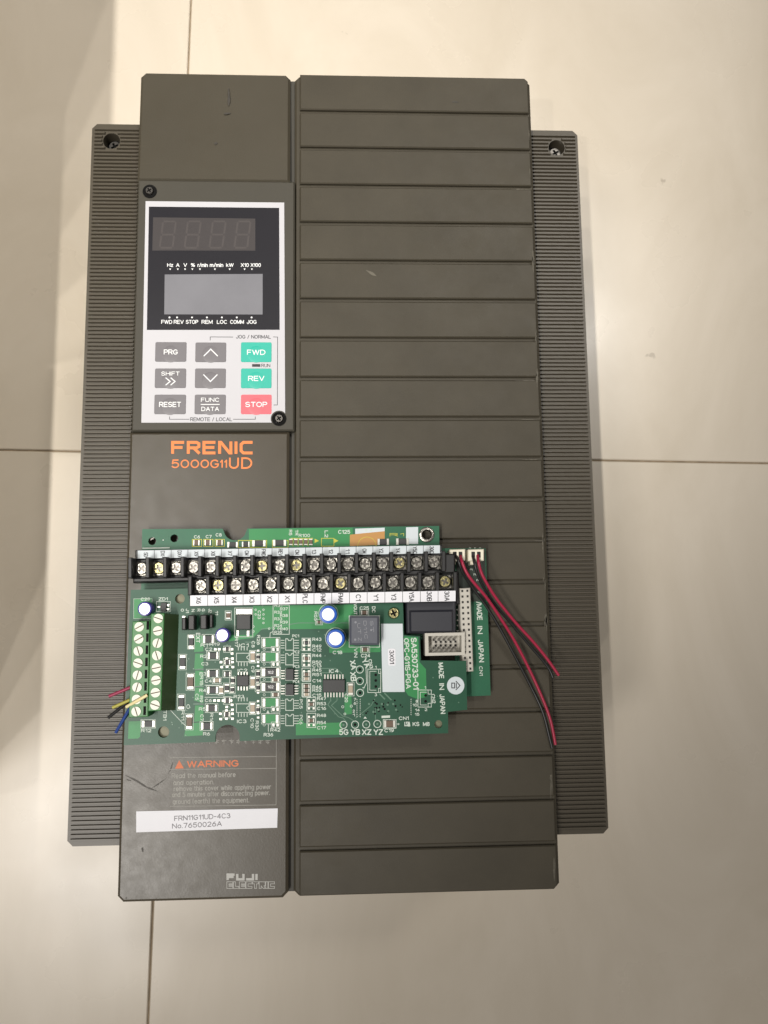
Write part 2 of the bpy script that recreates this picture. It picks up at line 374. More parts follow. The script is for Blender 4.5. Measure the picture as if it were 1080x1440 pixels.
M_tgreen_shade = mat('green_terminal_flank_shaded', lin(58, 76, 44), 0.5, var=0.05, vscale=90)  # strip's green darkened; the shade of its side is put into the colour
M_tscrew = mat('pale_screw', lin(196, 198, 184), 0.45, metal=0.15)
M_blue = mat('blue_sleeve', lin(28, 84, 178), 0.28)
M_purple = mat('violet_sleeve', lin(58, 46, 138), 0.3)
M_captop = mat('aluminium_can_top', lin(236, 238, 240), 0.35, metal=0.35)
M_conn = mat('ivory_connector', lin(222, 216, 196), 0.45)
M_gconn = mat('pale_grey_connector', lin(186, 182, 172), 0.5, var=0.04, vscale=100)
M_pinhole = mat('connector_hole', lin(22, 20, 18), 0.7)
M_redw = mat('crimson_wire', lin(152, 24, 58), 0.42)
M_blackw = mat('black_wire', lin(26, 25, 25), 0.42)
M_bluew = mat('blue_wire', lin(34, 62, 128), 0.42)
M_yellw = mat('yellow_wire', lin(164, 158, 70), 0.42)
M_creamw = mat('cream_wire', lin(222, 208, 158), 0.42)
M_maroonw = mat('maroon_wire', lin(142, 42, 74), 0.42)
M_tape = mat('orange_tape', lin(178, 130, 66), 0.4)
M_patch = mat('pale_grey_label', lin(196, 204, 208), 0.5, var=0.02)
M_grout = mat('grout', lin(146, 130, 108), 0.85, var=0.25, vscale=120)

def tile_material():
    m = mat('polished_beige_tile', lin(214, 200, 178), 0.3, spec=0.5)
    nt = m.node_tree; N = nt.nodes; L = nt.links; b = N['Principled BSDF']
    geo = [n for n in N if n.type == 'NEW_GEOMETRY'][0]
    mp = N.new('ShaderNodeMapping'); mp.inputs['Scale'].default_value = (1.6, 0.8, 1.0); mp.inputs['Rotation'].default_value = (0, 0, 0.2)
    L.new(geo.outputs['Position'], mp.inputs[0])
    n1 = N.new('ShaderNodeTexNoise'); n1.inputs['Scale'].default_value = 5.5; n1.inputs['Detail'].default_value = 8; n1.inputs['Roughness'].default_value = 0.62; n1.inputs['Distortion'].default_value = 0.8
    L.new(mp.outputs[0], n1.inputs['Vector'])
    r = N.new('ShaderNodeValToRGB'); r.color_ramp.elements[0].position = 0.32; r.color_ramp.elements[1].position = 0.68
    r.color_ramp.elements[0].color = lin(202, 191, 173); r.color_ramp.elements[1].color = lin(215, 205, 189)
    L.new(n1.outputs['Fac'], r.inputs[0])
    # sparse dirt specks
    v = N.new('ShaderNodeTexVoronoi'); v.inputs['Scale'].default_value = 13.0; v.inputs['Randomness'].default_value = 1.0
    n2 = N.new('ShaderNodeTexNoise'); n2.inputs['Scale'].default_value = 160
    L.new(geo.outputs['Position'], n2.inputs['Vector'])
    ad = N.new('ShaderNodeMixRGB'); ad.blend_type = 'ADD'; ad.inputs[0].default_value = 0.012
    L.new(geo.outputs['Position'], ad.inputs[1]); L.new(n2.outputs['Color'], ad.inputs[2]); L.new(ad.outputs[0], v.inputs['Vector'])
    s = N.new('ShaderNodeMapRange'); s.inputs[1].default_value = 0.018; s.inputs[2].default_value = 0.035; s.inputs[3].default_value = 0.35; s.inputs[4].default_value = 0.0
    L.new(v.outputs['Distance'], s.inputs[0])
    mx = N.new('ShaderNodeMix'); mx.data_type = 'RGBA'; mx.inputs[7].default_value = lin(110, 96, 76)
    L.new(s.outputs[0], mx.inputs[0]); L.new(r.outputs[0], mx.inputs[6]); L.new(mx.outputs[2], b.inputs['Base Color'])
    n3 = N.new('ShaderNodeTexNoise'); n3.inputs['Scale'].default_value = 9; n3.inputs['Detail'].default_value = 8
    L.new(geo.outputs['Position'], n3.inputs['Vector'])
    rr = N.new('ShaderNodeMapRange'); rr.inputs[1].default_value = 0.3; rr.inputs[2].default_value = 0.7; rr.inputs[3].default_value = 0.24; rr.inputs[4].default_value = 0.36
    L.new(n3.outputs['Fac'], rr.inputs[0]); L.new(rr.outputs[0], b.inputs['Roughness'])
    return m
M_tile = tile_material()

# ------------------------------------------------------------------ floor of large tiles
TH = math.radians(-1.2); TS = 0.6
fl = MB().prism(rectp(-3, -3, 3, 3), -0.03, -0.0013).build('floor', M_grout, None, loc=(0, 0, 0), kind='structure')
tm = MB().prism(rectp(-TS / 2 + 0.0006, -TS / 2 + 0.0006, TS / 2 - 0.0006, TS / 2 - 0.0006), -0.006, 0.0, 0.0006).mesh('tile', M_tile)
for i in range(-4, 4):
    for j in range(-4, 4):
        c = Vector((-0.0992, -0.1475, 0)) + Matrix.Rotation(TH, 3, 'Z') @ Vector(((i + 0.5) * TS, (j + 0.5) * TS, 0))
        put('tile', tm, fl, c, rz=TH)
# added stepped block out of view, shaped to shade the floor's left side
shade_block = MB().prism(rectp(-0.36, -0.10, -0.243, 2.2), 0.0, 0.479, 0.002)
shade_block.prism(rectp(-0.355, -0.385, -0.2432, -0.102), 0.0, 0.335, 0.002)
shade_block.build('added_barrier', mat('shade_block_paint', lin(206, 198, 184), 0.7, var=0.03), None, loc=(-0.37, 1.0, 0), kind='structure')

# ------------------------------------------------------------------ the drive
drive = thing('inverter_drive', 'large olive grey inverter drive lying on its back on the tiled floor', 'inverter drive', (0.018, -0.19, 0.0))
X0, X1, YT, YB = -0.077, 0.113, 0.0007, -0.3808
WXL, WXR, WYT, WYB, WH = -0.1025, 0.1388, -0.0197, -0.3605, -0.0110
Z = lambda h: ZF + h
MB().prism(rectp(WXL + 0.002, WYB + 0.002, WXR - 0.002, WYT - 0.002, 0.003), 0.0, Z(WH - 0.026)).build('enclosure', M_under, drive)
MB().prism(rectp(X0 + 0.001, YB + 0.0015, X1 - 0.001, YT - 0.0015, 0.0025), 0.004, Z(-0.0042)).build('enclosure', M_under, drive)

def phillips(r, m, mh, hgt, name, ang=0.0):
    """pan head with a sunk cross"""
    a = r * 0.62; b = r * 0.17
    cross = [(-b, -a), (b, -a), (b, -b), (a, -b), (a, b), (b, b), (b, a), (-b, a), (-b, b), (-a, b), (-a, -b), (-b, -b)]
    me = plate_mesh(name, circ((0, 0), r * 0.86, 20), [cross], hgt * 0.55, hgt, m, (0, 0, 0))
    bm = bmesh.new(); bm.from_mesh(me)
    mb = MB().lathe([(r, 0), (r, hgt * 0.5), (r * 0.86, hgt * 0.98)], 20)
    mb.f.pop(); mb.m.pop()
    t = mb.mesh('t', m); bm.from_mesh(t)
    t2 = MB().cyl(0, 0, r * 0.8, 0, hgt * 0.5, n=12).mesh('t', m)
    k = len(bm.faces); bm.from_mesh(t2); bm.faces.ensure_lookup_table()
    for f in bm.faces[k:]: f.material_index = 1
    bm.to_mesh(me); bm.free(); me.materials.append(mh)
    me.transform(Matrix.Rotation(ang, 4, 'Z'))
    return me

wing_screw = phillips(0.0031, M_dscrew, M_hole, 0.0026, 'mounting_screw', 0.5)
RP = 0.001925; 
for side in (-1, 1):
    xa, xb = (WXL, X0 + 0.002) if side < 0 else (X1 - 0.002, WXR)
    hc = at(156, 196.5, WH) if side < 0 else at(783.5, 206, WH)
    hr = 0.0041
    org = ((xa + xb) / 2, -0.19, Z(WH - 0.026))
    corner = rectp(xa, WYB, xb, WYT)
    c = 0.0024
    if side < 0: corner = [(xa + c, WYB), (xb, WYB), (xb, WYT), (xa + c, WYT), (xa, WYT - c), (xa, WYB + c)]
    else: corner = [(xa, WYB), (xb - c, WYB), (xb, WYB + c), (xb, WYT - c), (xb - c, WYT), (xa, WYT)]
    sm = plate_mesh('side_cover', corner, [circ(hc, hr, 28)], Z(WH - 0.026), Z(WH - 0.0011), M_wing, org)
    sc = put('side_cover', sm, drive, org)
    # raised rims along both long edges and the ribs between them
    rb = MB()
    xi = X0 - 0.0022 if side < 0 else X1 + 0.0016
    xo = xa + 0.0014 if side < 0 else xb - 0.0012
    lo, hi = min(xi, xo), max(xi, xo)
    n = int((WYT - WYB - 0.003) / RP)
    for k in range(n):
        y = WYT - 0.0022 - RP * (k + 0.5)
        segs = [(lo, hi)]
        dy = abs(y - hc.y)
        if dy < hr + 0.0004:
            e = math.sqrt(max(0, (hr + 0.0003) ** 2 - max(0, dy - 0.0005) ** 2)); segs = [(lo, hc.x - e), (hc.x + e, hi)]
        for s0, s1 in segs:
            b0, b1, t = Z(WH - 0.0013), Z(WH), RP
            vs_ = [(s0, y - t * .34, b0), (s1, y - t * .34, b0), (s1, y + t * .34, b0), (s0, y + t * .34, b0),
                   (s0 + .0002, y - t * .16, b1), (s1 - .0002, y - t * .16, b1), (s1 - .0002, y + t * .24, b1), (s0 + .0002, y + t * .24, b1)]
            rb.add(vs_, [(0, 1, 5, 4), (1, 2, 6, 5), (2, 3, 7, 6), (3, 0, 4, 7), (4, 5, 6, 7)])
    rb.build('rib', M_wing, sc, kind='stuff')
    rm = MB()
    if side < 0: rm.box((xi + X0 - 0.0002) / 2 + 0.0004, -0.19, abs(X0 - xi) - 0.0004, WYT - WYB - 0.002, Z(WH - 0.0014), Z(WH - 0.0001), 0.0003)
    else: rm.box((xi + X1) / 2, -0.19, abs(X1 - xi) - 0.0003, WYT - WYB - 0.002, Z(WH - 0.0014), Z(WH - 0.0001), 0.0003)
    rm.build('rim', M_wing, sc)
    MB().cyl(hc.x, hc.y, hr + 0.0006, Z(WH - 0.0088), Z(WH - 0.0078), n=20).build('hole_floor', M_hole, sc)
    put('mounting_screw', wing_screw, sc, (hc.x + .0004, hc.y - .0004, Z(WH - 0.0079)))

# left-hand covers: upper cover, keypad, lower cover
LX1 = -0.0048
def chamfered(x0, y0, x1, y1, ch, which):
    """rectangle with the named corners cut: tl tr bl br"""
    p = []
    p += [(x0 + ch, y0), ] if 'bl' in which else [(x0, y0)]
    p += [(x1 - ch, y0), (x1, y0 + ch)] if 'br' in which else [(x1, y0)]
    p += [(x1, y1 - ch), (x1 - ch, y1)] if 'tr' in which else [(x1, y1)]
    p += [(x0 + ch, y1), (x0, y1 - ch)] if 'tl' in which else [(x0, y1)]
    if 'bl' in which: p.append((x0, y0 + ch))
    return p
uc = MB().prism(chamfered(X0, -0.0555, LX1, YT + 0.0008, 0.0024, ('tl', 'tr')), Z(-0.016), Z(-0.0004), 0.0012)
# the upper cover leans back a little towards its top edge
uc.v = [(x, y, z - (0.0016 * max(0, (y + 0.0555) / 0.0555) ** 1.5 if z > Z(-0.01) else 0)) for x, y, z in uc.v]
uco = uc.build('upper_cover', M_cover, drive)
lc = MB().prism(chamfered(X0, YB, LX1, -0.1772, 0.0024, ('bl', 'br')), Z(-0.016), Z(0), 0.0012)
lco = lc.build('lower_cover', M_cover_low, drive)

# right-hand ribbed front cover
fc = MB().prism(chamfered(-0.0026, YB + 0.0003, X1, YT - 0.0003, 0.0022, ('tl', 'tr', 'bl', 'br')), Z(-0.016), Z(-0.0017), 0.0009)
fco = fc.build('front_cover', M_panel, drive)
PW, PT = 0.1117, 0.019
pp = MB().prism([(-PW / 2, -PT / 2 + 0.00085), (PW / 2, -PT / 2 + 0.00085), (PW / 2, PT / 2 - 0.00085), (-PW / 2, PT / 2 - 0.00085)], -0.0019, 0.0, 0.0005).mesh('panel', M_panel)
for k in range(20):
    ch = ('tr',) if k == 0 else (('br',) if k == 19 else None)
    y1 = -PT * k + (0.001 if k == 0 else 0); y0 = -PT * (k + 1) - (0.001 if k == 19 else 0)
    if ch:
        MB().prism(chamfered(0.0, y0 + 0.00085, PW, y1 - 0.00085, 0.0016, ch), Z(-0.0019), Z(0), 0.0005).build('panel', M_panel, fco)
    else:
        put('panel', pp, fco, (PW / 2, (y0 + y1) / 2, Z(0) + random.uniform(-5e-5, 5e-5)))

# lettering on the lower cover -------------------------------------------------
class Strokes:
    """stroke letters in a box: list of polylines in 0..1 coordinates"""
    G = {'F': [[(0, 0), (0, 1), (1, 1)], [(0, .52), (.85, .52)]],
         'R': [[(0, 0), (0, 1), (.78, 1), (1, .88), (1, .6), (.78, .48), (0, .48)], [(.5, .48), (1, 0)]],
         'E': [[(1, 1), (0, 1), (0, 0), (1, 0)], [(0, .52), (.9, .52)]],
         'N': [[(0, 0), (0, 1), (.12, 1), (.88, 0), (1, 0), (1, 1)]],
         'I': [[(.5, 0), (.5, 1)]],
         'C': [[(1, 1), (.22, 1), (0, .8), (0, .2), (.22, 0), (1, 0)]],
         'U': [[(0, 1), (0, 0), (1, 0), (1, 1)]],
         'J': [[(1, 1), (1, 0), (0, 0)]],
         'L': [[(0, 1), (0, 0), (1, 0)]],
         'T': [[(0, 1), (1, 1)], [(.5, 1), (.5, 0)]]}
def strokes(ink, word, x0, x1, y0, y1, wpx, widths, gap, mi=0):
    tot = sum(widths) + gap * (len(word) - 1); x = 0
    for ch, wd in zip(word, widths):
        a = x0 + (x1 - x0) * x / tot; b = x0 + (x1 - x0) * (x + wd) / tot
        for pl in Strokes.G[ch]:
            ink.line([(a + wpx / 2 + (b - a - wpx) * u, y1 - wpx / 2 - (y1 - y0 - wpx) * v) for u, v in pl], wpx, mi)
        x += wd + gap
k = Ink(0.00006)
strokes(k, 'FRENIC', 240.7, 356, 620, 639, 4.1, (1, 1, 1, 1.05, .22, 1), .16)
for s_, cx, cy, wd, hg in (('5', 246.5, 652.2, 11, 12.5), ('0', 260, 652.2, 12, 12.5), ('0', 274, 652.2, 12, 12.5), ('0', 288, 652.2, 12, 12.5), ('G', 302, 652.2, 12.5, 12.5), ('1', 311.3, 652.2, 4, 12), ('1', 317.3, 652.2, 4, 12), ('U', 329, 651.2, 14, 16.5), ('D', 347, 651.2, 15.5, 16.5)):
    k.text(s_, cx, cy, wd, hg, res=6)
k.build('lettering', M_orange, lco)
k = Ink(0.00006)
k.text('WARNING', 299.5, 1074, 73, 9.5, bold=.03, res=4)
k.build('lettering', M_warn, lco)
k = Ink(0.00006); k.poly([(246, 1081), (258.5, 1080.5), (252, 1069)]); k.build('warning_triangle', M_warn, lco)
k = Ink(0.00005)
k.line([(239, 1065.3), (388.5, 1063.8)], .7); k.line([(239, 1082), (388.5, 1080.5)], .7); k.line([(388.7, 1036), (388.2, 1131.5)], .7); k.line([(239, 1134), (388.2, 1131.8)], .7)
for s_, xr, y, wd in (('Read the manual before', 331.5, 1090, 90), ('and operation.', 301.7, 1100, 58), ('remove this cover while applying power', 381.5, 1107.6, 137), ('and 5 minutes after disconnecting power.', 380, 1116, 138), ('ground (earth) the equipment.', 351, 1126, 108)):
    k.text(s_, xr - wd / 2, y, wd, 7.2)
for i in range(13):   # half hidden line of characters under the board's edge
    x = 250 + i * 10.3
    for _ in range(3): k.line([(x + random.uniform(0, 6), 1040 + random.uniform(0, 5)), (x + random.uniform(0, 6), 1040 + random.uniform(0, 5))], .8)
    k.line([(x, 1041.5), (x + 6.5, 1041.3)], .8); k.line([(x + 3.2, 1039.5), (x + 3.2, 1046)], .8)
k.build('lettering', M_grey_ink, lco); k = Ink(0.00005)
strokes(k, 'FUJI', 318.5, 362.5, 1228.3, 1238.2, 3.3, (1, 1, 1, .3), .12)
# the outlined second word of the maker's mark
def outlined(word, x0, x1, y0, y1, widths, gap, wpx):
    tot = sum(widths) + gap * (len(word) - 1); x = 0
    t = 2.9
    for ch, wd in zip(word, widths):
        a = x0 + (x1 - x0) * x / tot; b = x0 + (x1 - x0) * (x + wd) / tot
        m_ = (y0 + y1) / 2
        if ch == 'E': L_ = [(a, y0), (b, y0), (b, y0 + t), (a + t, y0 + t), (a + t, m_ - .8), (b, m_ - .8), (b, m_ + .8), (a + t, m_ + .8), (a + t, y1 - t), (b, y1 - t), (b, y1), (a, y1)]
        elif ch == 'L': L_ = [(a, y0), (a + t, y0), (a + t, y1 - t), (b, y1 - t), (b, y1), (a, y1)]
        elif ch == 'C': L_ = [(a, y0), (b, y0), (b, y0 + t), (a + t, y0 + t), (a + t, y1 - t), (b, y1 - t), (b, y1), (a, y1)]
        elif ch == 'T': L_ = [(a, y0), (b, y0), (b, y0 + t), ((a + b) / 2 + t / 2, y0 + t), ((a + b) / 2 + t / 2, y1), ((a + b) / 2 - t / 2, y1), ((a + b) / 2 - t / 2, y0 + t), (a, y0 + t)]
        elif ch == 'R': L_ = [(a, y0), (b, y0), (b, m_ + .8), (b - 1.6, m_ + .8), (b, y1), (b - 2.6, y1), (a + t, m_ + 1), (a + t, y1), (a, y1)]
        else: L_ = [(a, y0), (b, y0), (b, y1), (a, y1)]
        k.line(L_, wpx, closed=True); x += wd + gap
k.build('lettering', M_maker, lco); k = Ink(0.00005)
outlined('ELECTRIC', 319, 386, 1240, 1249.3, (1, .9, 1, 1, 1, 1, .36, 1), .1, .75)
k.build('lettering', M_maker, lco)
# paper label
st = MB().prism(pquad([(191.5, 1141), (390.6, 1136.8), (389.8, 1164), (191.5, 1170.5)], 0.0002), Z(0.00001), Z(0.00018)).build('paper_label', M_sticker, lco)
k = Ink(0.00022)
k.text('FRN11G11UD-4C3', 284.5, 1149, 79, 7, ang=1.6); k.build('lettering', M_print, lco); k = Ink(0.00022); k.text('No.7650026A', 277, 1160, 70, 7, ang=1.6)
k.build('lettering', M_print, lco)
# scuffs and rubs
def blot(parent, pts, wd, m, h, name='scuff', jag=.5):
    kk = Ink(h); 
    q = []
    for (xa, ya), (xb, yb) in zip(pts[:-1], pts[1:]):
        n = max(2, int(math.hypot(xb - xa, yb - ya) / 3))
        q += [(xa + (xb - xa) * i / n, ya + (yb - ya) * i / n) for i in range(n)]
    q.append(pts[-1]); up = []; dn = []
    for i, (x, y) in enumerate(q):
        x2, y2 = q[min(i + 1, len(q) - 1)]; x1, y1 = q[max(i - 1, 0)]
        d = math.hypot(x2 - x1, y2 - y1) or 1; nx, ny = -(y2 - y1) / d, (x2 - x1) / d
        e = wd * math.sin(math.pi * (i + .6) / (len(q) + .2)) * random.uniform(1 - jag, 1 + jag) / 2
        up.append((x + nx * e, y + ny * e)); dn.append((x - nx * e, y - ny * e))
    kk.poly(up + dn[::-1]); return kk.build(name, m, parent)
blot(lco, [(176, 1090), (192, 1098), (206, 1107), (222, 1113)], 2.6, M_scuff, .00004)
blot(lco, [(214, 1108), (222, 1103), (233, 1095)], 1.6, M_scuff, .00005)
blot(lco, [(236, 1089), (240, 1082), (243, 1072)], 1.4, M_scuff, .00005)
blot(lco, [(178, 1096), (184, 1098)], 3, M_scuff, .00004)
blot(lco, [(200, 1192), (201, 1198)], 4, M_scuff, .00004)
blot(lco, [(177, 1262), (178, 1264)], 2, M_scuff, .00004)
blot(uco, [(321, 124), (322, 137), (321.5, 149)], 3.2, M_scuff, -.0009)
blot(uco, [(315, 160), (324, 159)], 3.5, M_scuff, -.00075)
blot(uco, [(303, 200), (304, 203)], 4, M_scuff, -.0006)
blot(fco, [(636, 143), (645, 143.6)], 3.2, M_scuff, .00012)
blot(fco, [(515, 380), (529, 388)], 4, M_rub, .00012)
for _ in range(26):
    kk = random.randint(1, 19); y = 112 + 57 * kk
    x = 744 + (y - 160) * .0355 - random.uniform(0, 3)
    blot(fco, [(x, y + random.uniform(6, 14)), (x + .5, y + random.uniform(15, 45))], random.uniform(.6, 1.8), M_rub, .00012, jag=.8)
for y in (587.6 + 2.4, 643.6 + 2.6, 701 + 2.6, 757.8 + 2.8, 532.9 + 2.4, 264.2 + 2):
    x = 744 + (y - 160) * .0355
    blot(fco, [(x - random.uniform(10, 40), y - .2), (x - 1, y)], .9, M_rub, .00012, jag=.9)

# ------------------------------------------------------------------ keypad
KH = 0.0006
kp = MB().prism(rectp(-0.0762, -0.1770, -0.0024, -0.0556), Z(-0.014), Z(KH), 0.0007).build('keypad', M_keypad, drive)
cut = at(392.5, 589, KH); fr = 0.0038
TL, TR, BR, BL = (at(205, 283.3, KH), at(399.7, 285.3, KH), at(401, 594.4, KH), at(199, 594.6, KH))
pts = [(TL.x, TL.y), (TR.x, TR.y)]
arc = [(cut.x + fr * math.cos(a), cut.y + fr * math.sin(a)) for a in (math.radians(t) for t in range(40, 262, 12))]
arc = [(min(x, BR.x), max(y, BR.y)) for x, y in arc]
pts += [(BR.x, arc[0][1])] + arc + [(arc[-1][0], BR.y), (BL.x, BL.y)]
fo = (0, 0, Z(KH)); 
put('faceplate', plate_mesh('faceplate', pts, [], Z(KH + .00002), Z(KH + .00030), M_face, (TL.x, TL.y, Z(KH))), kp, (TL.x, TL.y, Z(KH)))
H1 = KH + .00030
def flat(name, q, m, parent, h0, h1, b=0.0, ch=None):
    return MB().prism(pquad(q, h1), Z(h0), Z(h1), b).build(name, m, parent)
flat('display_window', [(209.4, 290.5), (392.5, 292.3), (393.2, 463.7), (206.5, 463.9)], M_window, kp, H1 - .0001, H1 + .0001)
H2 = H1 + .0001
flat('led_display', [(215.3, 305.6), (359, 307.4), (359, 352.4), (214.2, 352.2)], M_led, kp, H2 - .0001, H2 + .00005)
flat('lcd_screen', [(231.6, 386), (369.3, 385.2), (369.3, 442.2), (231, 442)], M_lcd, kp, H2 - .0001, H2 + .00006)
k = Ink(H2 + .00007)
for cx in (236, 271, 306, 341):
    def P(u, v): return (cx + u * 9 + v * 2.4, 330 - v * 18.5)
    for a, b in (((-.8, 1), (.8, 1)), ((-.8, 0), (.8, 0)), ((-.8, -1), (.8, -1)), ((-1, .12), (-1, .9)), ((1, .12), (1, .9)), ((-1, -.9), (-1, -.12)), ((1, -.9), (1, -.12))):
        k.line([P(*a), P(*b)], 2.6)
k.build('led_segment', M_seg, kp)
k = Ink(H2 + .00003)
for s_, x, wd in (('Hz', 239.3, 8.5), ('A', 250, 5), ('V', 260.5, 5), ('%', 271.3, 6), ('r/min', 285, 14.5), ('m/min', 304.5, 19), ('kW', 323.2, 10.5), ('X10', 344.3, 11.5), ('X100', 359.6, 14.5)):
    k.text(s_, x, 372.7, wd, 5.6 if s_ not in ('r/min', 'm/min') else 6.0, bold=.012, res=3)
for x in (239.3, 250, 260.3, 270.6, 281.2, 302.2, 323, 344, 354.2): k.poly([(x - 1.4, 377.6), (x + 1.4, 377.6), (x, 380)])
k.build('lettering', M_white_ink, kp); k = Ink(H2 + .00003)
for x in (238.3, 249, 270, 291, 312, 333, 353.8): k.disc(x, 446.4, 1.3)
for s_, x, wd in (('FWD', 234.5, 15.5), ('REV', 251.3, 14), ('STOP', 270, 17.5), ('REM', 291.2, 15.5), ('LOC', 312.2, 14.5), ('COMM', 333.3, 19.5), ('JOG', 354, 14)):
    k.text(s_, x, 452.7, wd, 5.8, bold=.008, res=3)
k.build('lettering', M_white_ink, kp)
# keys
K = lambda x: 180 + x / 4.0
KY = lambda y: 260 + y / 4.0
keys = [('PRG', 152, 885, 330, 995, 0), ('^', 378, 887, 553, 997, 0), ('FWD', 635, 886, 808, 997, 1), ('SHIFT', 150, 1033, 328, 1143, 0), ('v', 376, 1033, 551, 1143, 0), ('REV', 635, 1033, 808, 1144, 1), ('RESET', 147, 1180, 327, 1290, 0), ('FUNC', 374, 1180, 551, 1290, 0), ('STOP', 635, 1180, 808, 1290, 2)]
kw = Ink(H1 + .00034)
for s_, xa, ya, xb, yb, ci in keys:
    a = at(K(xa), KY(yb), H1); b = at(K(xb), KY(ya), H1)
    mb = MB().prism(rectp(a.x, a.y, b.x, b.y, .0007, 4), Z(H1 - .0001), Z(H1 + .00018), .00012)
    cx, cy = (a.x + b.x) / 2, (a.y + b.y) / 2 - .001
    mb.lathe([(.0040, Z(H1 + .00017)), (.0037, Z(H1 + .00023)), (.0031, Z(H1 + .00028)), (.0015, Z(H1 + .00031))], 24, 0, cx, cy)
    mb.build('key', (M_key, M_green, M_red)[ci], kp, smooth=40)
    x, y = K((xa + xb) / 2), KY((ya + yb) / 2)
    if s_ == '^': kw.line([(x - 9.5, y + 5), (x, y - 4.5), (x + 9.5, y + 5)], 1.5)
    elif s_ == 'v': kw.line([(x - 9.5, y - 5), (x, y + 4.5), (x + 9.5, y - 5)], 1.5)
    elif s_ == 'SHIFT':
        kw.text('SHIFT', x, y - 6.6, 26, 6, bold=.005)
        for d in (-4, 3): kw.line([(x + d - 2.5, y - .6), (x + d + 3.5, y + 4.4), (x + d - 2.5, y + 9.4)], 1.4)
    elif s_ == 'FUNC':
        kw.text('FUNC', x, y - 6.5, 26, 6.2, bold=.005); kw.text('DATA', x, y + 6.3, 25, 6.2, bold=.005); kw.line([(x - 13, y), (x + 13, y)], 1.2)
    else: kw.text(s_, x, y, {'PRG': 20, 'RESET': 31, 'FWD': 26, 'REV': 23, 'STOP': 31}[s_], 7.6, bold=.008)
kw.build('lettering', M_white_ink, kp)
k = Ink(H1 + .00003)
k.text('JOG / NORMAL', 356.5, 473.6, 49, 5.4); k.text('REMOTE / LOCAL', 297, 589.6, 59, 5.6); k.text('RUN', 373.8, 514, 12.5, 5)
k.line([(295.6, 478.5), (295.6, 473.8), (327.5, 474)], .8); k.line([(384.5, 473.8), (390.4, 474), (390, 569.5), (385, 569.5)], .8)
k.line([(238.4, 586), (238.4, 589.6), (266, 589.6)], .8); k.line([(328, 589.6), (359, 589.6), (359, 586)], .8)
k.build('lettering', M_black_ink, kp)
flat('run_lamp', [(354.5, 512), (366, 512), (366, 515.6), (354.5, 515.6)], M_black_ink, kp, H1 - .0001, H1 + .0002)
kscrew = phillips(0.0019, M_dscrew, M_hole, 0.0012, 'screw', 0.6)
for x, y in ((210.7, 269.5), (392.5, 589.2)):
    o = at(x, y, KH)
    cup = MB().lathe([(.0033, Z(KH - .0001)), (.0033, Z(KH + .0004)), (.0029, Z(KH + .0004)), (.0025, Z(KH + .00012))], 28, 0, o.x, o.y)
    cup.build('screw_recess', M_hole, kp, smooth=30)
    put('screw', kscrew, kp, (o.x, o.y, Z(KH + .0001)))

# ------------------------------------------------------------------ control board (lower)
HB = 0.0060
board = thing('control_board', 'green control circuit board with two rows of black screw terminals lying on the drive', 'circuit board', at(430, 790, 0))
nb = at(330.5, 746, HB)
nr = (at(346, 746, HB) - at(330.5, 746, HB)).length
outl = pquad([(200, 744), (313, 743.4)], HB)
outl += [(nb.x + nr * math.cos(a), nb.y + nr * math.sin(a) * .9) for a in (math.radians(t) for t in range(190, 351, 16))]
outl += pquad([(348, 743.2), (617.5, 739.6), (618, 771), (683, 771), (690, 978), (640, 980), (640, 900), (260, 905), (198, 850)], HB)
holes = [circ(at(x, y, HB), r * .00031, 18) for x, y, r in ((214, 761, 5.6), (245, 757, 5.6), (600, 752, 7))]
oo = (outl[0][0], outl[0][1], Z(HB - .0016))
put('board', plate_mesh('board', outl, holes, Z(HB - .0016), Z(HB), M_pcb_edge, oo), board, oo)
# solder-side pins that carry the board
for x, y in ((210, 752), (600, 764), (680, 960), (676, 790), (330, 860), (560, 880)):
    o = at(x, y, HB); MB().cyl(o.x, o.y, .0022, Z(0.0001), Z(HB - .0015), n=14).build('standoff', M_dscrew, board)
o = at(600, 752, HB)
R_e = MB().lathe([(.0034, Z(HB)), (.0034, Z(HB + .0006)), (.0030, Z(HB + .0008)), (.0023, Z(HB + .0008)), (.0021, Z(HB + .0001)), (.0021, Z(HB - .003))], 28, 0, o.x, o.y)
R_e.f.pop(); R_e.m.pop(); R_e.build('eyelet', M_metal, board, smooth=30)
k = Ink(HB + .00004)
k.poly([(350, 744), (496, 742), (496, 768), (350, 771)])
k.build('copper_pour', M_pour, board)
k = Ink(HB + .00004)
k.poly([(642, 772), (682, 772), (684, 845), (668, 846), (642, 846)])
k.build('dark_patch', M_dark_patch, board)  # plain darker area over the board's right end
k = Ink(HB + .0001); k.poly([(492, 752), (541, 746), (541, 766), (492, 768)]); k.build('tape', M_tape, board)
k = Ink(HB + .00012); k.poly([(499.5, 743.5), (541, 742), (541, 747), (499.5, 751)]); k.poly([(571, 741.5), (588, 741), (588, 765), (571, 765)]); k.build('pale_patch', M_patch, board)
k = Ink(HB + .00016)
for s_, x, y in (('C6', 277, 755), ('C7', 293.5, 754.7), ('C8', 307.5, 752.2)): k.text(s_, x, y, 8.5, 4.6, bold=.02)
k.text('C125', 484, 748, 17, 5.5, bold=.02); k.text('R100', 428, 753, 16, 4.6, bold=.01)
k.text('R5', 408.5, 749, 8, 4.5, -90, bold=.02); k.text('TR', 417, 749, 8, 4.5, -90, bold=.02); k.text('L2', 459, 751, 10, 5, -90, bold=.02)
k.line([(201, 771), (238, 770.3)], 1.6); k.disc(229.5, 759.5, .9)
for x in (503, 515, 522): k.disc(x, 745.5, 1.6)
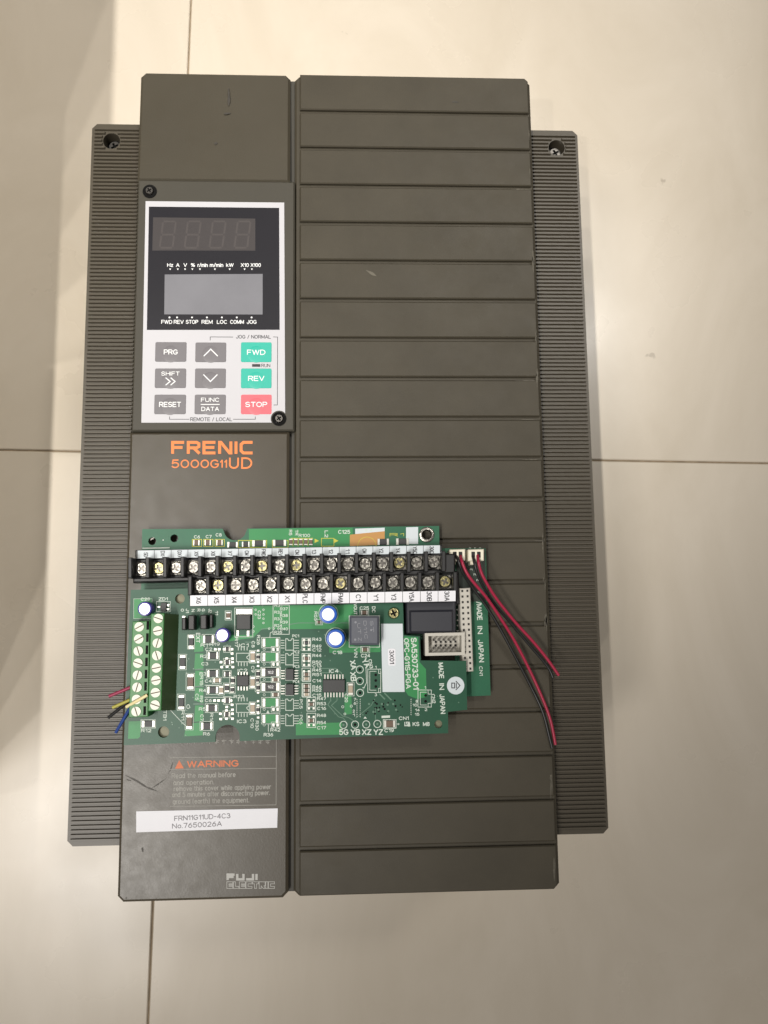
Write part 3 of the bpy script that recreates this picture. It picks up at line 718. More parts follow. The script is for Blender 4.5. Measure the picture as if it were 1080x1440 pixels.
k.text('/MADE', 674, 859, 26, 7.5, -88, bold=.02); k.text('IN', 675, 886, 11, 7.5, -88, bold=.02); k.text('JAPAN', 676.4, 915.5, 31, 7.5, -88, bold=.02); k.text('CN1', 676.4, 943.5, 13, 5, -88, bold=.01)
for x in (661, 668, 675): k.text('o', x, 770.3, 3, 2)
for x, y in ((663, 801), (668, 808), (672, 816), (674, 833)): k.text('R', x, y, 4, 3)
k.build('silkscreen', M_silk, board)
k = Ink(HB + .00016)
for x in (277, 293, 309): k.rect(x - 6.5, 758.5, x + 6.5, 768.5, .8)
for x in (346, 364, 394): k.rect(x - 11, 760, x + 11, 770, .8)
k.rect(452, 757, 469.5, 768, .8); k.line([(409, 757), (440, 757)], .8)
for x in (445.5, 473): k.poly([(x - 3, 757.5), (x + 3, 760.5), (x - 3, 763.5)])
for x in (412, 419, 426, 433): k.line([(x, 757), (x, 768)], .8)
k.text('R1', 558, 752, 20, 4.5); k.ring(516, 768, 13, .6)
k.build('silkscreen', M_yellow_silk, board)

_smd = {}
def smd(parent, cx, cy, lp, wp, h, vert=False, body=None, cap=None, name='resistor', capfrac=.2, hgt=.0007):
    """a chip part: dark body between two tinned ends; lp along, wp across (photo pixels)"""
    body = body or M_chip; cap = cap or M_solder
    a, b = psize(cx, cy, lp, wp, h)
    a = round(a, 5); b = round(b, 5)
    key = (a, b, vert, body.name, cap.name, capfrac, hgt)
    if key not in _smd:
        mb = MB(); c = a * capfrac
        R_ = math.pi / 2 if vert else 0
        def bb(x, w_, d_, z1, mi):
            if vert: mb.box(0, x, d_, w_, 0, z1, .00008, 0, mi)
            else: mb.box(x, 0, w_, d_, 0, z1, .00008, 0, mi)
        bb(0, a - 2 * c, b * .92, hgt, 0); bb(-(a - c) / 2, c * .98, b, hgt * .86, 1); bb((a - c) / 2, c * .98, b, hgt * .86, 1)
        _smd[key] = mb.mesh(name, [body, cap])
    o = at(cx, cy, h + hgt)
    return put(name, _smd[key], parent, (o.x, o.y, Z(h)))

for x, y, l, w_ in ((276, 763, 9, 8), (292, 763, 9, 8), (308.5, 763, 9, 8)): smd(board, x, y, l, w_, HB, False, M_brown, None, 'capacitor')
for x, y, l, w_ in ((327, 766, 15, 8), (345.5, 765.5, 11, 8), (364, 764, 19, 9), (393, 763.5, 19, 9), (539, 762, 16, 9), (566, 761.5, 18, 9)): smd(board, x, y, l, w_, HB)
for x in (409, 416, 423, 430, 437): smd(board, x, 762, 9, 5, HB, True, M_brown)
# left end: pale strip of the board edge seen below the block
# --- screw terminal block
BASE = 0.0118
tb = MB()
def lerp(a, b, t): return (a[0] + (b[0] - a[0]) * t, a[1] + (b[1] - a[1]) * t)
tb.prism(pquad([(187, 786.5), (640, 777), (640, 809), (187, 820)], BASE), Z(HB + .0004), Z(BASE), .0004)
tb.prism(pquad([(266.5, 812), (643, 805), (643, 836), (266.5, 842)], BASE + .0012), Z(HB + .0004), Z(BASE + .0012), .0004)
tbo = tb.build('terminal_block', M_term, board)
US = [lerp((198.8, 799.3), (610.0, 790.6), i / 17) for i in range(18)]
LS = [lerp((282.4, 823.6), (625.6, 818.0), i / 14) for i in range(15)]
HS = .0150
def added_barrier(p0, p1, wd, z0, z1, ya, yb):
    """a barrier at photo point p0..p1 (top edge), wd px wide"""
    q = pquad([(p0[0] - wd / 2, p0[1]), (p0[0] + wd / 2, p0[1]), (p1[0] + wd / 2, p1[1]), (p1[0] - wd / 2, p1[1])], z1)
    MB().prism(q, Z(z0), Z(z1), .0003).build('barrier', M_term, tbo)
TB = .0198
for i in range(19):
    t = (i - .5) / 17; c = lerp(US[0], US[-1], t)
    c = at(c[0], c[1], HS); d = M @ (Vector((c.x, c.y, Z(TB))) - C); px = 540 + FPX * d.x / -d.z; py = 720 - FPX * d.y / -d.z
    added_barrier((px, py - 14.5), (px, py + 14.5), 5.6, BASE - .0005, TB, 0, 0)
for i in range(16):
    t = (i - .5) / 14; c = lerp(LS[0], LS[-1], t)
    c = at(c[0], c[1], HS); d = M @ (Vector((c.x, c.y, Z(TB + .0004))) - C); px = 540 + FPX * d.x / -d.z; py = 720 - FPX * d.y / -d.z
    added_barrier((px, py - 13.0), (px, py + 14.0), 5.6, BASE, TB + .0004, 0, 0)
# long walls: front of the upper row at its left end, shelf between the rows, label ledges
MB().prism(pquad([(188, 813.5), (268, 811.8), (268, 816.5), (188, 818.6)], .0165), Z(HB + .0004), Z(.0165), .0003).build('ledge', M_term, tbo)
MB().prism(pquad([(262, 809), (640, 801), (640, 806.5), (262, 814.5)], .0150), Z(HB + .0006), Z(.0150), .0003).build('ledge', M_term, tbo)
MB().prism(pquad([(190, 773.5), (622, 766.5), (622, 779), (190, 786.6)], .0128), Z(HB + .0005), Z(.0128), .0003).build('ledge', M_term, tbo)
MB().prism(pquad([(266.7, 837), (642, 830.4), (642, 846.2), (266.7, 852.6)], .0203), Z(.0185), Z(.0203), .0003).build('ledge', M_term, tbo)
MB().prism(pquad([(622, 779), (640, 778.6), (640, 806), (622, 806.5)], .0175), Z(HB + .0004), Z(.0175), .0006).build('end_block', M_term, tbo)
MB().prism(pquad([(640, 803), (645, 803), (647, 850), (641, 850)], .0150), Z(HB + .0004), Z(.0150), .0006).build('end_block', M_term, tbo)
ts1 = phillips(.00262, M_metal, M_dscrew, .0017, 'terminal_screw')
ts2 = phillips(.00262, M_metal_y, M_dscrew, .0017, 'terminal_screw')
wash = MB().prism(rectp(-.0030, -.0031, .0030, .0031, .0006, 2), 0, .0007, .0002).cyl(0, 0, .0030, .0007, .0013, .0002, 18).mesh('clamp_plate', M_metal, smooth=30)
for n_, row in ((0, US), (1, LS)):
    for i, (x, y) in enumerate(row):
        o = at(x, y, HS); zz = BASE + (.0012 if n_ else 0) - .0002
        put('clamp_plate', wash, tbo, (o.x + random.uniform(-2e-4, 2e-4), o.y + random.uniform(-2e-4, 2e-4), Z(zz)), rz=random.uniform(-.12, .12))
        put('terminal_screw', random.choice((ts1, ts1, ts1, ts1, ts2)), tbo, (o.x, o.y, Z(zz + .0012)), rz=random.uniform(0, 1.57))
UL = ['SD', 'DX-', 'DX+', 'X9', 'X8', 'X7', 'CM', 'FWD', 'REV', 'CM', '13', '12', '11', 'CM', 'Y2', 'Y4', 'Y5C', '30C']
LL = ['X6', 'X5', 'X4', 'X3', 'X2', 'X1', 'PLC', 'FMP', 'FMA', 'C1', 'Y1', 'Y3', 'Y5A', '30B', '30A']
k = Ink(.01330)
for i, s_ in enumerate(UL):
    a = 193.3 + (619 - 193.3) * i / 18; b = 193.3 + (619 - 193.3) * (i + 1) / 18
    f = lambda x, t: (774.2 - 7.4 * (x - 193) / 426) + t * 11.2
    flat('terminal_label', [(a + .35, f(a, 0)), (b - .35, f(b, 0)), (b - .35, f(b, 1)), (a + .35, f(a, 1))], M_patch, tbo, .0129, .0132)
    k.text(s_, (a + b) / 2, f((a + b) / 2, .55), 3.4 * len(s_), 6, -90)
k.build('lettering', M_black_ink, tbo)
k = Ink(.02080)
for i, s_ in enumerate(LL):
    a = 267 + (641 - 267) * i / 15; b = 267 + (641 - 267) * (i + 1) / 15
    f = lambda x, t: (837.4 - 6.8 * (x - 267) / 374) + t * 14.8
    flat('terminal_label', [(a + .35, f(a, 0)), (b - .35, f(b, 0)), (b - .35, f(b, 1)), (a + .35, f(a, 1))], M_sticker, tbo, .0204, .0207)
    k.text(s_, (a + b) / 2, f((a + b) / 2, .5), 4.6 * len(s_), 7.2, -90)
k.build('lettering', M_black_ink, tbo)
# --- relay
rl = MB().prism(pquad([(570.5, 846), (641, 845), (641, 891), (571.5, 891.5)], .0155), Z(HB), Z(.0155), .0006)
rl.prism(pquad([(575.5, 858.5), (637.5, 857.5), (638, 889.5), (576, 890.5)], .0168), Z(.015), Z(.0168), .0008)
rlo = rl.build('relay', M_relay, board)
for i in range(6):
    o = at(643.6, 850 + i * 7.4, HB + .001); MB().box(o.x, o.y, .0009, .0006, Z(HB), Z(HB + .0016)).build('pin', M_solder, rlo)
# --- two-row socket strip
hp = [(645.7, 827.4), (661.4, 826.6), (665.9, 944), (650.6, 945)]
hd = MB().prism(pquad(hp, .0142), Z(HB), Z(.0142), .0004).build('socket_strip', M_gconn, board)
for i in range(15):
    for j in range(2):
        a = lerp(lerp(hp[0], hp[1], .27 + .46 * j), lerp(hp[3], hp[2], .27 + .46 * j), (i + .5) / 15)
        o = at(a[0], a[1], .0143); MB().box(o.x, o.y, .00088, .00095, Z(.0139), Z(.01424)).build('socket', M_pinhole, hd)
# --- shrouded ten-way header
SH = .0172
q = pquad([(597.5, 890.5), (653.6, 889.3), (653.8, 921.2), (598, 922.3)], SH); ctr = (sum(p[0] for p in q) / 4, sum(p[1] for p in q) / 4)
inn = [(ctr[0] + (p[0] - ctr[0]) * .83, ctr[1] + (p[1] - ctr[1]) * .74) for p in q]
ho = (ctr[0], ctr[1], Z(HB))
bh = put('box_header', plate_mesh('box_header', q, [inn], Z(HB + .0005), Z(SH), M_gconn, ho), board, ho)
MB().prism([(ctr[0] + (p[0] - ctr[0]) * .86, ctr[1] + (p[1] - ctr[1]) * .8) for p in q], Z(HB + .0004), Z(SH - .0065)).build('header_floor', M_gconn, bh)
for i in range(5):
    for j in range(2):
        u = -.66 + .33 * i
        MB().box(ctr[0] + u * (q[1][0] - q[0][0]) * .38, ctr[1] + (j - .5) * .0034, .0007, .0007, Z(SH - .0067), Z(SH - .0012)).build('pin', M_dscrew, bh)
        MB().box(ctr[0] + (u + .16) * (q[1][0] - q[0][0]) * .38, ctr[1] + (j - .5) * .0016, .0009, .0009, Z(SH - .0066), Z(SH - .0064)).build('socket', M_pinhole, bh)
# --- two ivory plugs with their wires
CH = .0145
def spline(pts, n=5):
    out = []
    P_ = [pts[0]] + pts + [pts[-1]]
    for i in range(1, len(P_) - 2):
        p0, p1, p2, p3 = (Vector(P_[i + d]) for d in (-1, 0, 1, 2))
        for j in range(n):
            t = j / n
            out.append(.5 * ((2 * p1) + (p2 - p0) * t + (2 * p0 - 5 * p1 + 4 * p2 - p3) * t * t + (3 * p1 - p0 - 3 * p2 + p3) * t ** 3))
    out.append(Vector(P_[-1])); return out
c7 = lambda x, y: (600 + x / 4.364, 740 + y / 4.364)
plugs = []
for x0, x1 in ((632.6, 654.3), (658.4, 680.6)):
    mb = MB().prism(pquad([(x0, 772.8), (x1, 772), (x1, 788.3), (x0, 789)], CH), Z(HB), Z(CH), .0004)
    mb.prism(pquad([(x0 + 3, 787), (x0 + 8, 787), (x0 + 8, 794), (x0 + 3, 794)], CH - .002), Z(HB), Z(CH - .002), .0003)
    pl = mb.build('plug', M_conn, board); plugs.append(pl)
    for dx in (7, 15):
        o = at(x0 + dx, 780, CH); MB().box(o.x, o.y, .0016, .0026, Z(CH - .001), Z(CH + .00005)).build('socket', M_pinhole, pl)
wires = [
    (0, M_blackw, 'black wire', [(178, 178), (196, 215), (222, 285), (268, 358), (365, 490), (440, 610), (530, 775), (640, 985), (712, 1140), (752, 1290), (770, 1362)], (.0135, .0165, .015, .012, .009, .007, .0045, .0015, .0012, .0010, .0008)),
    (1, M_blackw, 'black wire', [(282, 176), (296, 235), (318, 310), (362, 395), (436, 500), (525, 604), (640, 740), (740, 858), (775, 930)], (.0135, .0165, .015, .012, .009, .006, .0035, .0018, .0014)),
    (0, M_redw, 'red wire', [(208, 178), (216, 215), (240, 275), (280, 335), (370, 442), (450, 560), (540, 705), (640, 900), (720, 1080), (762, 1200), (790, 1340)], (.0135, .0175, .0175, .0165, .014, .011, .008, .0048, .0036, .0032, .0026)),
    (1, M_redw, 'red wire', [(312, 172), (318, 220), (332, 275), (360, 335), (425, 440), (540, 585), (650, 705), (740, 815), (810, 915)], (.0135, .0172, .0165, .0155, .013, .010, .008, .0065, .0055))]
M_copper = mat('bare_copper', lin(190, 120, 80), 0.4, metal=0.8)
for pi, m_, nm, pts, hs in wires:
    q = [at(*c7(x, y), h) for (x, y), h in zip(pts, hs)]
    MB().tube(spline(q, 6), .00066, 10, 0, 1).build('wire', [m_, M_copper], plugs[pi], smooth=50)
o = at(642, 795, HB); 

# ------------------------------------------------------------------ option card (upper)
HC = .0180
card = thing('option_card', 'smaller green option circuit board with a green terminal strip mounted over the control board', 'circuit board', at(400, 940, HB))
nc = at(320, 1036.5, HC); nrr = (at(337, 1036, HC) - at(320, 1036, HC)).length
e0 = at(337, 1042.2, HC); e1 = at(303, 1043.4, HC)
outl = pquad([(184, 829.5), (266, 827.5), (266.8, 846), (566.5, 840.5), (568, 893), (590.5, 894.6), (592, 928.8), (655.5, 929.5), (657, 998), (630, 1001), (630.3, 1031)], HC)
outl += [(e0.x, e0.y)] + [(nc.x + nrr * math.cos(a), nc.y + nrr * math.sin(a)) for a in (math.radians(t) for t in range(0, 181, 12))] + [(e1.x, e1.y)]
outl += pquad([(174, 1048)], HC)
holes = [circ(at(x, y, HC), r * .00030, 18) for x, y, r in ((253, 842, 6.8), (230, 1029.5, 7.8), (616.5, 1018.5, 5.6))]
oo = (outl[0][0], outl[0][1], Z(HC - .0016))
put('board', plate_mesh('board', outl, holes, Z(HC - .0016), Z(HC), M_pcb, oo), card, oo)
for x, y in ((253, 842), (230, 1029.5), (616.5, 1018.5)):
    o = at(x, y, HC); MB().cyl(o.x, o.y, .0026, Z(.0001), Z(HC - .002), .0004, 16).build('standoff', mat('nylon_standoff', lin(120, 118, 92), .5), card)
k = Ink(HC + .00003)
k.poly([(356, 852), (500, 850), (500, 884), (368, 885), (356, 897), (340, 899), (322, 902), (322, 893), (356, 893)])
k.poly([(188, 842), (214, 841), (213, 869), (187.5, 870)])
k.poly([(181, 1014.5), (199, 1014), (197, 1036), (194, 1038.5), (180, 1039)])
for ya, yb in ((894, 916), (919, 940), (943, 964), (967, 989), (992, 1014)): k.poly([(274.5, ya), (286, ya), (286, yb), (273, yb + (1 if ya != 967 else -4))])
k.poly([(262, 1018), (285, 1015.5), (285, 1034), (259, 1035.5)])
k.poly([(416, 1019), (423, 1010), (428, 1017), (481, 1016), (480.5, 1033), (416, 1034)])
k.poly([(568.5, 895), (588, 896), (590, 931), (599, 941), (600, 980), (587, 983), (574, 978), (570, 972)])
for y in (903.7, 924, 988, 1010.8): k.poly([(373.5, y - 6), (388, y - 6), (388, y + 6), (373.5, y + 6)])
k.poly([(463, 897), (467, 888), (500, 909), (535, 908), (535, 917), (463, 918)])
k.poly([(484.5, 979), (494, 974), (495, 1004), (484.5, 1005)])
k.build('copper_pour', M_pour, card)
k = Ink(HC + .00002)
for q in ([(450, 940), (472, 940), (480, 946), (482, 953)], [(450, 946), (464, 946)], [(465, 978), (465, 985), (461, 991), (476, 1008), (483, 1010), (489, 1018)], [(474, 978), (474, 985), (466, 992), (482, 1007), (490, 1009), (498, 1014)], [(500, 1010), (522, 992), (527, 983)], [(528, 996), (528, 1014)], [(367, 885), (420, 876), (500, 876)], [(286, 941), (274, 941)], [(286, 965), (274, 965)], [(286, 990), (272, 990)], [(345, 903), (370, 903)]): k.line(q, 1.0)
k.build('trace', M_trace, card)

# --- silkscreen of the card
s = Ink(HC + .00008)
BIG = dict(bold=.025, res=3)
s.text('C28', 204.5, 842.6, 13, 4.4, **BIG); s.text('ZD1', 229.5, 842.3, 13, 4.4, **BIG)
s.rect(220, 846, 239.5, 860, .7); s.rect(188, 842, 214, 870, .4)
s.text('EXT', 278.5, 897, 14, 6, -90, **BIG); s.text('TB1', 232, 1006, 14, 5, -90, **BIG)
for t, x, y in (('O', 256.5, 858), ('J1', 263.5, 859), ('N', 271.5, 858.5), ('R', 279.5, 858), ('G', 286, 858), ('J2', 295.5, 859), ('11', 304.5, 862)): s.text(t, x, y, 6 if len(t) > 1 else 4, 4.6, -90, **BIG)
for t, x, y in (('R1', 287, 907.3), ('R2', 286.5, 923), ('C3', 288, 933.5), ('R3', 285.5, 947.5), ('C4', 293, 957.7), ('R4', 285, 971), ('C6', 293, 985), ('R5', 284.5, 997), ('R6', 290.5, 1032), ('C2', 293.5, 913), ('R12', 205.5, 1027.5), ('R23', 336, 979.5), ('R19', 302, 906)): s.text(t, x, y, 4.9 * len(t), 4.6, **BIG)
for t, x, y in (('R15', 283.4, 957), ('C7', 284, 1009), ('R16', 297.5, 1010), ('C5', 277, 980), ('R9', 283, 983), ('R11', 257, 1006), ('R30', 361.5, 1020.5), ('C10', 354.5, 1017), ('C8', 356, 906), ('C9', 355.5, 941), ('R26', 363.5, 900), ('R17', 332.5, 903), ('0.', 264.5, 995)): s.text(t, x, y, 4.6 * len(t), 4.6, -90, **BIG)
for t, x, y in (('IC1', 343, 907.5), ('IC2', 341, 943), ('IC3', 340, 1014.3), ('IC4', 469.4, 943.6)): s.text(t, x, y, 13.5, 5.2, **BIG)
s.line([(240, 999), (257, 1017), (268, 1026)], .8); s.line([(288, 963.5), (314, 963.5)], .8); s.line([(288, 980.5), (330, 980.5)], .8)
# resistor name block
s.rect(384, 850.8, 406.8, 892, .8); s.line([(384, 888), (380, 890), (379.5, 897)], .8)
for i, (a, b) in enumerate((('R31', 'R37'), ('R32', 'R38'), ('R33', 'R39'), ('R34', 'R40'), ('R35', ''))):
    s.text(a, 391.3, 851.5 + i * 9.4, 11, 4.2, **BIG)
    if b: s.text(b, 399.3, 856.2 + i * 9.4, 11, 4.2, **BIG)
for y, t in ((375, 'R43'), (437, 'R49'), (470, 'C12'), (520, 'R44'), (580, 'R50'), (612, 'C13'), (650, 'R45'), (690, 'R51'), (745, 'C14'), (800, 'R46'), (830, 'R52'), (875, 'C15')): s.text(t, 445.7, 840 + y / 6.353, 12.8, 4.6, **BIG)
for y, t in ((905, 'R47'), (950, 'R53'), (992, 'C16'), (1055, 'R48'), (1120, 'R54'), (1165, 'C17')): s.text(t, 452.2, 840 + y / 6.353, 12.8, 4.6, **BIG)
s.text('PC1', 415.8, 894.3, 9.5, 4.2, **BIG); s.text('PC2', 416.5, 916.8, 9, 4.2, **BIG); s.text('PC3', 416.5, 937.3, 9, 4.2, **BIG); s.text('PC4', 416.5, 958.5, 9, 4.2, **BIG)
s.text('PC5', 423.3, 990, 13, 4.4, -90, **BIG); s.text('PC6', 423.3, 1012, 13, 4.4, -90, **BIG)
s.text('R36', 377.5, 1033.2, 13.5, 5, **BIG); s.text('R42', 387.2, 1026.4, 14, 4.8, **BIG); s.line([(377.4, 1019), (377.4, 1028.5)], .9)
s.poly([(374.5, 1003), (379, 1003), (376.7, 998.5)])
for y in (903.7, 924, 945.5, 966, 988, 1010.8): s.rect(367.8, y - 7.2, 393.6, y + 7.2, .7)
for y in (913.2, 934, 955.7, 977, 997.4, 1019.4): s.rect(381.5, y - 4, 393.6, y + 4, .7); s.ring(371.5, y, 1.6, .6, 10)
for i, y in enumerate((906.3, 927, 948.6, 970, 991, 1012.5)):
    s.line([(404.5, y - 8), (401.8, y - 8), (401.8, y + 8), (412.7, y + 8), (412.7, y - 8), (410.2, y - 8), (409, y - 5.6), (405.8, y - 5.6), (404.5, y - 8)], .9)
    for j in range(4):
        yy = y - 5.8 + j * 3.6; s.line([(395, yy), (399.8, yy)], .9); s.line([(413.8, yy), (420, yy)], .9)
for x0, x1, y0, y1 in ((424.7, 437, 897.5, 915), (424.7, 437, 919, 937), (424.7, 437, 939.5, 957.5), (424.7, 437, 961, 979.5), (431.6, 444, 981, 1000), (431.6, 444, 1003, 1023)): s.rect(x0, y0, x1, y1, .8)
for y0 in (918.6, 989.8): s.line([(350.5, y0), (332.5, y0), (332.5, y0 + 12), (350.5, y0 + 12), (350, y0 + 9), (347, y0 + 6.5), (347, y0 + 5), (350, y0 + 3), (350.5, y0)], .9)
for y0 in (912, 934, 983.5, 1005.5):
    for j in range(4): s.line([(335.2 + j * 4.1, y0 - 2.4), (335.2 + j * 4.1, y0 + 2.4)], 1.0)
s.rect(330, 855, 355.5, 895.5, .8); s.rect(317.5, 861, 324.5, 870, .6)
for y in (923.5, 959.7, 996): s.rect(351.7, y - 8.5, 358.8, y + 8.5, .7)
for x, y, r in ((359.5, 857.5, 1.2), (370.5, 857.5, 1.2), (370.5, 864, 1.2), (359.5, 864, 1.2), (370.5, 870, 1.2), (370.5, 876, 1.2), (356.5, 881, 1.2), (356.5, 888, 1.2), (378.5, 884, 1.2), (385, 884, 1.2), (391.5, 884, 1.2), (482, 994, 1.6), (494, 993, 1.6), (485, 1004, 1.4)): s.ring(x, y, r, .7, 10)
s.text('C23', 364.6, 864.5, 12, 4.4, -90, **BIG)
s.text('R55', 444, 866.5, 13, 4.5, -90, **BIG); s.text('C18', 474.6, 917.5, 13.5, 4.8, **BIG)
s.ring(461.8, 863, 13.6, .7, 28); s.ring(472, 897.5, 14.5, .7, 28)
s.text('C25', 512.3, 855, 13, 4.6, **BIG); s.text('DC', 525.5, 857.3, 9, 5, -90, **BIG); s.text('VOUT', 499.8, 856.5, 16, 4.8, -90, **BIG); s.text('VIN', 500.3, 918, 13, 5, -90, **BIG); s.text('C24', 514, 922, 13, 5, **BIG)
s.rect(491, 866, 533.6, 910, .8)
s.text('XA', 496.7, 935, 13, 8, -80, **BIG); s.text('XB', 496.8, 951.5, 13, 8, -85, **BIG); s.text('YA', 514.6, 932.5, 13, 8, -62, **BIG)
s.line([(514.6, 938), (515.5, 960), (511, 969)], .8); s.poly([(509.5, 966.5), (513, 966.5), (511.2, 970)])
for x, y in ((505.9, 941.5), (506, 957.7), (506.3, 974.3), (483, 1019.4), (499.3, 1019), (515, 1018.7), (530.7, 1018)): s.ring(x, y, 5.0, 1.0, 24)
for t, x in (('5G', 483.5), ('YB', 499.7), ('XZ', 515.7), ('YZ', 532)): s.text(t, x, 1029.5, 13.5, 8, **BIG)
s.rect(517.2, 941, 535.4, 973.8, .8); s.line([(529, 944), (520, 944), (520, 970.6), (529, 970.6)], .7); s.rect(532.5, 941, 535.4, 947, .7); s.rect(532.5, 968, 535.4, 973.8, .7)
s.text('CN3', 521.3, 933.5, 13, 5, -80, **BIG); s.text('1', 528.5, 938.3, 2, 4, **BIG); s.text('3', 528.5, 977, 3.4, 4, **BIG)
s.rect(587.8, 970.3, 606.5, 994.3, .8); s.line([(600, 973.4), (591, 973.4), (591, 991.4), (600, 991.4)], .7); s.rect(602, 970.3, 606.5, 976, .7); s.rect(602, 989, 606.5, 994.3, .7)
s.text('CN2', 609.6, 982.5, 13, 5, -85, **BIG); s.text('1', 598, 966.8, 2, 4, **BIG); s.text('2', 599, 998, 3.6, 3.6, **BIG)
s.text('SA530733-01', 583.4, 933, 72, 8.3, -88.2, bold=.03, res=4); s.text('OPC-G11S-PGA', 572.9, 932.8, 70, 7.4, -88.2, bold=.02, res=4)
s.text('MADE', 620.3, 943, 22, 7.2, -87.5, bold=.02); s.text('IN', 621.2, 965.5, 9, 7.2, -87.5, bold=.02); s.text('JAPAN', 622.3, 990, 27, 7.2, -87.5, bold=.02)
s.text('CN1', 567.8, 1010, 14, 5, **BIG); s.text('KS', 585, 1018.2, 9.5, 5.6, **BIG); s.text('M8', 599.5, 1018.2, 9.5, 5.6, **BIG); s.text('+', 560, 1018, 4, 4, **BIG)
s.line([(569.3, 1015.5), (569.3, 1020.5), (573, 1020.5), (571.5, 1015.5), (574.5, 1015.5), (574, 1018.5)], 1.2); s.poly([(573, 1021.5), (576, 1014.5), (577, 1021.5)])
s.text('C19', 547.3, 1027.2, 13.5, 5, **BIG); s.text('C20', 487, 981.5, 12, 4.6, -90, **BIG)
for t, x, y in (('7', 499, 983.5), ('6', 499, 989), ('2', 497.5, 1000), ('1', 497.5, 1005.5), ('14', 587, 998.5), ('15', 586.5, 1004.5), ('8', 586, 986), ('10', 583.5, 991.5)): s.text(t, x, y, 3.2 * len(t), 4, **BIG)
for y in range(983, 1008, 3): s.line([(502, y), (502, y + 1.3)], .8); s.line([(506.5, y), (506.5, y + 1.3)], .8)
for y in range(983, 1005, 3): s.line([(578, y), (578, y + 1.3)], .8)
s.poly([(511, 1010.5), (516, 1010.5), (513.5, 1007.5)])
s.rect(540, 1012.5, 556, 1023.5, .7)
s.poly([(536.5, 1006.5), (548.5, 1006), (548.5, 1009.3), (536.5, 1009.8)])
s.rect(199, 1012.5, 218, 1022.5, .6)
s.build('silkscreen', M_silk, card)

# --- tinned pads (too small to tell apart)
pad = MB()
def pd(x, y, w_, h_, z=.00018):
    a, b = psize(x, y, w_, h_, HC); o = at(x, y, HC); pad.box(o.x, o.y, a, b, Z(HC - .00005), Z(HC + z), .00006)
for y in (903.7, 924, 988, 1010.8): pd(371.2, y, 4, 11.5); pd(389.8, y, 4, 11.5)
for y in (913.2, 934, 955.7, 977, 997.4, 1019.4):
    if y not in (955.7, 977): pd(384.6, y, 3.4, 4.6); pd(390.4, y, 3.4, 4.6)
for y in (900, 907.5, 913, 922, 929.5, 935, 944, 985, 996, 1008, 1019.5): pd(427.6 + (6.8 if y > 981 else 0), y, 3.2, 3.4); pd(434.4 + (6.8 if y > 981 else 0), y, 3.2, 3.4)
for y in (915, 921, 931, 936.5, 974, 986, 992, 1003, 1009): pd(363, y, 3.6, 3)
for x, y in ((303, 913), (308.5, 913), (315.5, 913), (326.3, 913), (326.5, 919), (327, 926), (319, 926), (327, 931), (311, 931), (312, 938), (319.5, 937.5), (327.5, 938), (302, 985), (307.5, 985), (314, 985), (325, 985), (326.5, 991), (327, 998), (318.5, 999), (327, 1003.5), (310, 1003.5), (310.5, 1011), (318.5, 1010.5), (327, 1010.5), (319, 994)): pd(x, y, 4, 3.4, .0003)
for x, y in ((236.7, 851.5), (236.7, 857)): pd(x, y, 3.2, 3)
for x, y in ((268.5, 894.5), (269, 911)): pd(x, y, 7, 3.4)
pd(258.5, 867.5, 5, 3)
pad.build('solder_pad', M_solder, card, kind='stuff')
k = Ink(HC + .00012)
for x, y in ((505.9, 941.5), (506, 957.7), (506.3, 974.3), (499.3, 1019), (528.4, 949), (528.4, 957), (528.5, 965.5), (598.5, 978), (598.5, 986.3)): k.disc(x, y, 1.9)
for _ in range(22): k.disc(random.uniform(512, 568), random.uniform(985, 1004), random.uniform(.7, 1.5))
k.build('drilled_hole', M_hole, card)
k = Ink(HC + .00013)
for x, y in ((483, 1019.4), (515, 1018.7), (530.7, 1018), (519, 990), (532, 998), (537, 990), (545, 991), (553, 990), (546, 1000), (525, 1001), (557, 998)): k.disc(x, y, 1.6)
for x0, y0, x1, y1, n_ in ((240, 1005, 262, 1040, 6), (262, 905, 276, 1012, 14), (300, 905, 332, 1012, 16), (357, 900, 400, 1026, 16), (418, 896, 425, 1020, 10), (446, 884, 492, 1010, 14), (500, 925, 535, 1012, 8), (600, 940, 650, 995, 6), (335, 850, 400, 900, 8)):
    for _ in range(n_): k.disc(random.uniform(x0, x1), random.uniform(y0, y1), random.uniform(.7, 1.1), 8)
k.line([(534, 976), (541, 983)], 2); k.line([(541, 975), (550, 984)], 2)
k.build('solder_joint', M_trace, card)

# --- labels on the card
flat('white_label', [(535.7, 877.2), (566.2, 877), (569, 973), (538, 973.2)], M_patch, card, HC, HC + .0003)
MB().prism(rectp(*[c for p in (at(545.9, 936, HC), at(556, 912, HC)) for c in (p.x, p.y)], .0007, 4), Z(HC + .0002), Z(HC + .0004)).build('white_label', M_sticker, card)
k = Ink(HC + .00045); k.text('3X01', 551, 924, 19, 6.6, -89, bold=.012, res=3); k.build('lettering', M_black_ink, card)
o = at(640.7, 964, HC); MB().cyl(o.x, o.y, .0037, Z(HC), Z(HC + .0002), n=36).build('round_label', M_patch, card)
k = Ink(HC + .00024)
cx, cy = 640.7, 964
R9 = lambda u, v: (cx - v, cy + u)      # the character stands a quarter turn to the right
R9 = lambda u, v: (cx + v, cy + u)
for pl in ([(-6, .5), (0, 6.2), (6, .5)], [(-3.2, 1), (3.2, 1)], [(-3.4, -1.4), (3.4, -1.4), (3.4, -5.4), (-3.4, -5.4), (-3.4, -1.4)]): k.line([R9(*p) for p in pl], 1.25)
k.build('lettering', M_black_ink, card)

